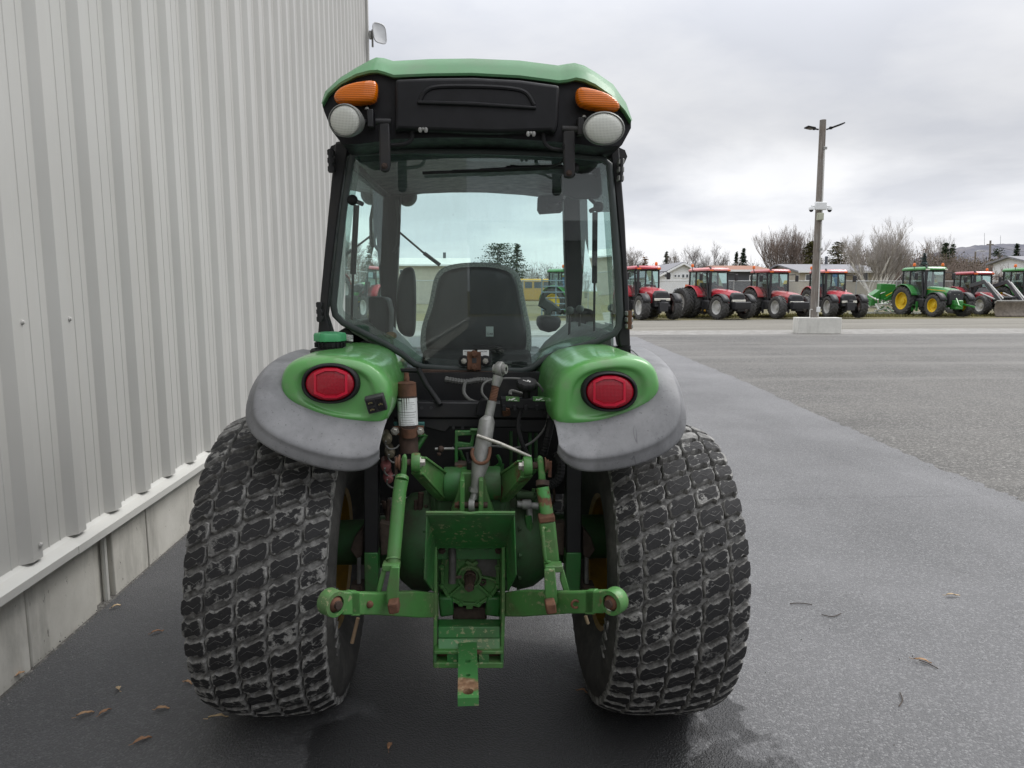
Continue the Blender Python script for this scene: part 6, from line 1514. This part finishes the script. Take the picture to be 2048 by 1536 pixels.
def conifer(label, px, top, Y, wid, seed, leaf, name='spruce_tree', rows=22, gap=.0, roundness=0.0):
    rnd = random.Random(seed); b = U(px, 582, Y); b.z = 0; H = U(px, top, Y).z; W = wid * Y / FPX / 2 * (1.7 if roundness == 0 else 1.15)
    t = empty(name, b, label, 'tree', 'evergreens behind the houses')
    m = MB(); m.tube([b, b + V(0, 0, H * .96)], [H * .022, .03], 6); m.build('trunk', M_barkd, t)
    m = MB()
    for i in range(rows):
        f = i / rows; z = H * (.10 + .90 * f); rad = W * ((1 - f) ** .85 * (1 - roundness) + roundness * math.sqrt(max(0, 1 - (f * 1.05 - .25) ** 2 * 1.15))) * rnd.uniform(.75, 1.12)
        nb = 13
        for k in range(nb):
            if rnd.random() < gap: continue
            a = 2 * math.pi * (k + rnd.random()) / nb; d = V(math.cos(a), math.sin(a), 0); L = rad * rnd.uniform(.7, 1.1)
            zz = z + rnd.uniform(-.6, .6) * H / rows * 1.6
            for s in range(9):
                q = b + V(0, 0, zz) + d * L * (s + 1) / 9 - V(0, 0, .20 * L * ((s + 1) / 9) * (1 - roundness * 1.4)); sz = H * .034 * rnd.uniform(.7, 1.3)
                u = V(rnd.uniform(-1, 1), rnd.uniform(-1, 1), rnd.uniform(-.6, .4)).normalized() * sz; v = V(rnd.uniform(-1, 1), rnd.uniform(-1, 1), rnd.uniform(-.3, 1)).normalized() * sz * .6
                m.add([q - u * .3, q + v, q + u], [(0, 1, 2)])
    m.build('crown', leaf, t, smooth=False)
conifer('narrow dark spruce above the first red tractor\'s beacon', 1331, 503, 100, 24, 11, M_spruce)
conifer('dark spruce standing above the brown-roofed garage', 1484, 497, 95, 34, 12, M_spruce)
conifer('thin dark spruce beside the one over the brown-roofed garage', 1470, 504, 97, 24, 13, M_spruce, gap=.3)
conifer('olive cedar behind the wooden pole', 1618, 482, 80, 50, 14, M_cedar, 'cedar_tree', 26, .0, .6)
conifer('round olive cedar just past the wooden pole', 1672, 485, 80, 60, 15, M_cedar, 'cedar_tree', 26, .0, .75)
conifer('pale blue spruce behind the green tractor\'s cab', 1844, 507, 68, 34, 16, M_blue)
conifer('dark ragged pine high above the green tractor', 1885, 484, 105, 26, 17, M_pine, 'pine_tree', 20, .25, .4)
conifer('second dark pine leaning beside the ragged one', 1899, 489, 104, 24, 18, M_pine, 'pine_tree', 20, .25, .4)
conifer('pointed spruce before the hill by the picture edge', 2026, 487, 110, 30, 19, M_spruce)
conifer('grey-green pine before the hill behind the utility pole', 1990, 498, 115, 50, 20, M_pine, 'pine_tree', 20, .1, .75)
conifer('broad dark pine seen through the cab glass above the seat', 1000, 487, 120, 108, 21, M_pine, 'pine_tree', 34, .0, .8)
conifer('pointed pine joined to the broad one seen through the glass', 1034, 488, 122, 70, 22, M_pine, 'pine_tree', 22, .1, .1)
conifer('brown-leaved oak sapling above the first red tractor\'s roof', 1288, 512, 90, 22, 23, M_rustl, 'oak_tree', 16, .0, .8)
conifer('dark conifer seen beside the right strut inside the cab', 1212, 492, 95, 40, 25, M_pine, 'pine_tree', 22, .1, .3)
# one mass of brown brush behind the fence, one far wood
def thicket(name, label, spans, seed, mat, tw):
    rnd = random.Random(seed); m = MB()
    for (p0, p1, top, Y, n, leafy) in spans:
        for i in range(n):
            px = p0 + (p1 - p0) * (i + rnd.random()) / n; y = Y + rnd.uniform(-6, 6); b = U(px, 582, y); b.z = 0
            H = U(px, top + rnd.uniform(-5, 14), y).z
            for k in range(16):
                a = rnd.uniform(0, 2 * math.pi); e = b + V(math.cos(a) * H * rnd.uniform(.08, .34), math.sin(a) * H * .2, H * rnd.uniform(.65, 1.0)); mid_ = b.lerp(e, .5) + V(0, 0, H * .12)
                m.tube([b + V(rnd.uniform(-.3, .3), 0, 0), mid_, e], [.045, .03, .012], 3, 1, False)
                for q_ in range(3):
                    s = b.lerp(e, rnd.uniform(.5, .95)); m.tube([s, s + V(rnd.uniform(-.8, .8), rnd.uniform(-.5, .5), rnd.uniform(.3, 1.3))], [.02, .01], 3, 1, False)
            for k in range(leafy):
                q = b + V(rnd.gauss(0, H * .22), rnd.gauss(0, H * .15), H * rnd.random() ** .7 * .95); s = rnd.uniform(.10, .24)
                u = V(rnd.uniform(-1, 1), rnd.uniform(-1, 1), rnd.uniform(-1, 1)) * s; v = V(rnd.uniform(-1, 1), rnd.uniform(-1, 1), rnd.uniform(-1, 1)) * s
                m.add([q, q + u, q + v], [(0, 1, 2)])
    return tag(m.build(name, [mat, tw], None, smooth=False), label, 'brush', None, 'stuff')
thicket('brown_brush', 'brown leafless brush massed behind the fence and houses', [(1240, 1330, 528, 100, 9, 60), (1400, 1560, 522, 100, 14, 60), (1545, 1640, 505, 86, 10, 90), (1690, 1830, 488, 82, 20, 110), (1820, 1950, 506, 84, 18, 160), (1900, 2080, 520, 78, 22, 80), (1900, 2080, 512, 110, 18, 90), (1940, 2080, 545, 62, 12, 50)], 31, M_brush, M_twig)
thicket('cedar_scrub', 'olive scrub showing between the birch and the blue spruce', [(1830, 1960, 505, 88, 14, 260), (1640, 1700, 512, 86, 6, 240), (1590, 1640, 515, 88, 5, 240), (2000, 2080, 515, 90, 9, 200)], 33, M_cedar, M_twig)
thicket('far_treeline', 'distant wood along the horizon', [(640, 1000, 528, 170, 20, 120), (940, 1260, 524, 160, 22, 140), (1240, 2200, 527, 175, 60, 140), (1050, 1240, 530, 130, 14, 100)], 32, M_far, M_bark)

# ------------------------------------------------------------------ grass strip under the tractors
def grass():
    rnd = random.Random(9); m = MB()
    for i in range(9000):
        x = rnd.uniform(8, 46); y = 42.8 + (x - 8) * .05 + abs(rnd.gauss(0, 2.4)); h = rnd.uniform(.05, .18); a = rnd.uniform(0, 6.28)
        d = V(math.cos(a), math.sin(a), 0) * .05; t = V(rnd.uniform(-.06, .06), rnd.uniform(-.06, .06), h)
        b = V(x, y, -.016); m.add([b - d, b + d, b + t], [(0, 1, 2)])
    tag(m.build('grass', leafm('dry_grass', (.16, .15, .055)), None, smooth=False), 'thin dry grass under the parked tractors', 'grass', None, 'stuff')
grass()
# ------------------------------------------------------------------ hill, masts, utility pole and its wires
def hill():
    M = Mat('wooded_hill'); n = M.noise(.012, 8, .7, M.co(world=True)); M.set(color=M.ramp(n, [(.3, (.105, .112, .135)), (.5, (.15, .15, .17)), (.7, (.21, .20, .205))]), rough=1, spec=0)  # bare hardwood tone, with blue-grey distance haze mixed into the colour
    ridge = [(1500, 575), (1640, 562), (1760, 540), (1840, 516), (1900, 498), (1950, 491), (2000, 488), (2048, 489), (2120, 492), (2220, 500), (2380, 512), (2600, 540), (2800, 570)]
    m = MB(); rnd = random.Random(3); rows = []
    P_ = []
    for (a, b) in zip(ridge[:-1], ridge[1:]):
        for k in range(8): t = k / 8; P_.append((a[0] + (b[0] - a[0]) * t, a[1] + (b[1] - a[1]) * t))
    top = [U(x, y, 3000) + V(0, 0, rnd.uniform(-2.5, 2.5)) for x, y in P_]
    for f, dy in ((0, -900), (.35, -600), (.7, -300), (.92, -100), (1.0, 0), (.6, 500)):
        rows.append([V(q.x, q.y + dy, -2 + (q.z + 2) * f * (1 + rnd.uniform(-.03, .03) * (0 < f < 1))) for q in top])
    m.loft(rows, False); structure(m.build('hill', M.m))
hill()
for lab, px, y0, y1 in (('thin radio mast on the hill, the taller of two', 1969, 491, 466), ('thin radio mast on the hill nearer the picture edge', 2001, 489, 471)):
    a, b = U(px, y0 + 3, 2990), U(px, y1, 2990); t = empty('radio_mast', a, lab, 'mast', 'masts on the hill')
    m = MB(); m.tube([a, b], [1.0, .6], 4); m.build('lattice', M_galv, t)
    m = MB(); m.tube([a.lerp(b, .8) - V(3, 0, 0), a.lerp(b, .8) + V(3, 0, 0)], .4, 4); m.build('cross_arm', M_galv, t)
up = empty('utility_pole', U(1979, 582, 88), 'thin utility pole with a crossarm before the hill', 'utility pole')
a, b = U(1979, 570, 88), U(1981, 481, 88); a.z = 0
m = MB(); m.tube([a, b], [.16, .11], 8); m.build('timber', M_wood, up)
m = MB(); m.box(b - V(0, 0, .5), (.9, .12, .12)); m.build('crossarm', M_wood, up)
u2 = empty('utility_pole', U(1950, 582, 96), 'shorter utility pole with a lamp beside the taller one', 'utility pole')
a2, b2 = U(1950, 570, 96), U(1951, 503, 96); a2.z = 0
m = MB(); m.tube([a2, b2], [.16, .11], 8); m.build('timber', M_wood, u2)
m = MB(); m.tube([b2, b2 + V(.6, 0, .15), b2 + V(1.0, 0, .1)], .05, 6); m.box(b2 + V(1.1, 0, .05), (.5, .2, .12)); m.build('street_lamp_head', M_galv, u2)
def wire(p, q, sag, lab):
    m = MB(); m.tube([p.lerp(q, t / 12) - V(0, 0, sag * 4 * (t / 12) * (1 - t / 12)) for t in range(13)], .022, 4); tag(m.build('overhead_wire', M_fblk, None), lab, 'wire', 'overhead wires by the hill')
wire(b2 - V(0, 0, 1.5), U(2070, 524, 66), 1.2, 'overhead wire sagging from the shorter utility pole to the house')
wire(b - V(0, 0, .5), U(2120, 500, 96), .6, 'overhead wire from the taller utility pole crossing before the hill')
# ------------------------------------------------------------------ small things on the asphalt
def leafc(name, c): return simple(name, c, .8, var=.3, nscale=60)
M_leaf = [leafc('dry_leaf_tan', (.36, .22, .12)), leafc('dry_leaf_brown', (.28, .15, .08)), leafc('dry_leaf_pale', (.46, .34, .20))]
def leaf(px, py, L, W, rot, seed, lab, mat):
    rnd = random.Random(seed); c = G(px, py, .004); c.z = .004 + max(0, min(.056, .056 - (c.x + .68) * .040 if c.x > -.68 else .056 + (c.x + .68) * .037)); m = MB(); n = 7; rows = []
    ca, sa = math.cos(rot), math.sin(rot)
    for i in range(n):
        t = i / (n - 1); w_ = W * math.sin(math.pi * min(1, .06 + t * .9)) * (1 - .3 * t); x = (t - .5) * L; z = .008 * math.sin(3 * t + rnd.random()) + .004
        rows.append([c + V(x * ca - s * w_ * sa, x * sa + s * w_ * ca, z + (.005 if s else 0) * rnd.uniform(.5, 1.3)) for s in (-1, 0, 1)])
    m.loft(rows, False); t = empty('fallen_leaf', c, lab, 'leaf', 'dry leaves on the asphalt')
    o = m.build('leaf_blade', mat, t, angle=80); sd_ = o.modifiers.new('s', 'SOLIDIFY'); sd_.thickness = .0008
    m = MB(); e = c + V(-.5 * L * ca, -.5 * L * sa, .006); m.tube([e, e + V(-.3 * L * ca + .004, -.3 * L * sa, .003)], .0012, 4); m.build('stalk', mat, t)
LV = [(172, 1445, .06, .011, .6, 'tan folded leaf low beside the tyre, farther from the wall than its neighbour'), (212, 1442, .05, .009, 1.0, 'small curled tan leaf beside another folded leaf'), (238, 1394, .04, .011, 2.2, 'tan leaf curled up midway between foundation and tyre'),
      (327, 1439, .05, .010, .2, 'forked tan leaf near the foot of the big tyre'), (287, 1503, .062, .010, .7, 'tan leaf lying nearest the camera beside the crack'), (438, 1461, .07, .008, .2, 'narrow brown leaf right under the big tyre'),
      (378, 1387, .045, .008, -.4, 'pale leaf touching the bottom edge of the big tyre'), (316, 1277, .055, .010, .6, 'pale tan leaf halfway along the foundation'), (233, 1221, .045, .010, .7, 'tan leaf near the drain pipe'), (39, 1357, .05, .014, 1.2, 'brown leaf leaning on the foundation'),
      (780, 1516, .05, .010, 1.5, 'brown leaf on the dark wet patch'), (1906, 1193, .075, .010, -.1, 'brown bark strip lying alone on the open asphalt'), (1845, 1325, .07, .008, -.6, 'pale splinter on the asphalt far from the tractor'), (1165, 1390, .04, .007, -.3, 'thin brown splinter between the tyre and drawbar')]
for i, (px, py, L, W, r_, lab) in enumerate(LV): leaf(px, py, L, W, r_, i, lab, M_leaf[i % 3])
M_stick = simple('dark_twig', (.06, .045, .035), .8)
for i, (pts, lab) in enumerate(((((1580, 1207), (1600, 1206), (1624, 1209)), 'short dark twig on the asphalt beside the big tyre'), (((1643, 1229), (1665, 1233), (1682, 1227)), 'curved dark twig beyond the short one'), (((1838, 1320), (1855, 1326), (1876, 1337)), 'dark twig crossing the pale splinter'),
                                 (((1140, 1300), (1165, 1312), (1185, 1322)), 'dark twig lying between the big tyres'), (((1800, 1385), (1805, 1400), (1798, 1412)), 'tiny dark twig low on the open asphalt'), (((1000, 1500), (1012, 1490), (1026, 1487)), 'fine twig near the lower picture edge'))):
    m = MB(); m.tube(smoothpath([G(x, y, .006) for x, y in pts], 4), .0022, 5); tag(m.build('fallen_twig', M_stick, None), lab, 'twig', 'twigs on the asphalt')
def grit():
    rnd = random.Random(12); m = MB()
    for i in range(3600):
        if i < 700: y = rnd.uniform(2.2, 7.0); x = WX + .01 + abs(rnd.gauss(0, .05))
        elif i > 2600: y = rnd.uniform(4.5, 16); x = 4.40 + max(0, y - 6) * .098 + rnd.gauss(0, .07)
        else: y = rnd.uniform(1.6, 12); x = rnd.uniform(-1.8, 5.2 if y > 3 else 3.5)
        s = rnd.uniform(.0015, .0042) * (1.6 if rnd.random() < .06 else 1); c = V(x, y, s * .5 + max(0, min(.056, .056 - (x + .68) * .040 if x > -.68 else .056 + (x + .68) * .037)))
        a = rnd.uniform(0, 6.28); p = [c + V(s * math.cos(a + k * 2.1) * rnd.uniform(.7, 1.3), s * math.sin(a + k * 2.1) * rnd.uniform(.7, 1.3), -s * .6) for k in range(3)] + [c + V(0, 0, s * rnd.uniform(.4, 1))]
        m.add(p, [(0, 1, 3), (1, 2, 3), (2, 0, 3)])
    tag(m.build('loose_grit', simple('grit', (.20, .195, .185), .9, var=.5, nscale=200), None, smooth=False), 'fine grit scattered over the asphalt', 'grit', None, 'stuff')
grit()
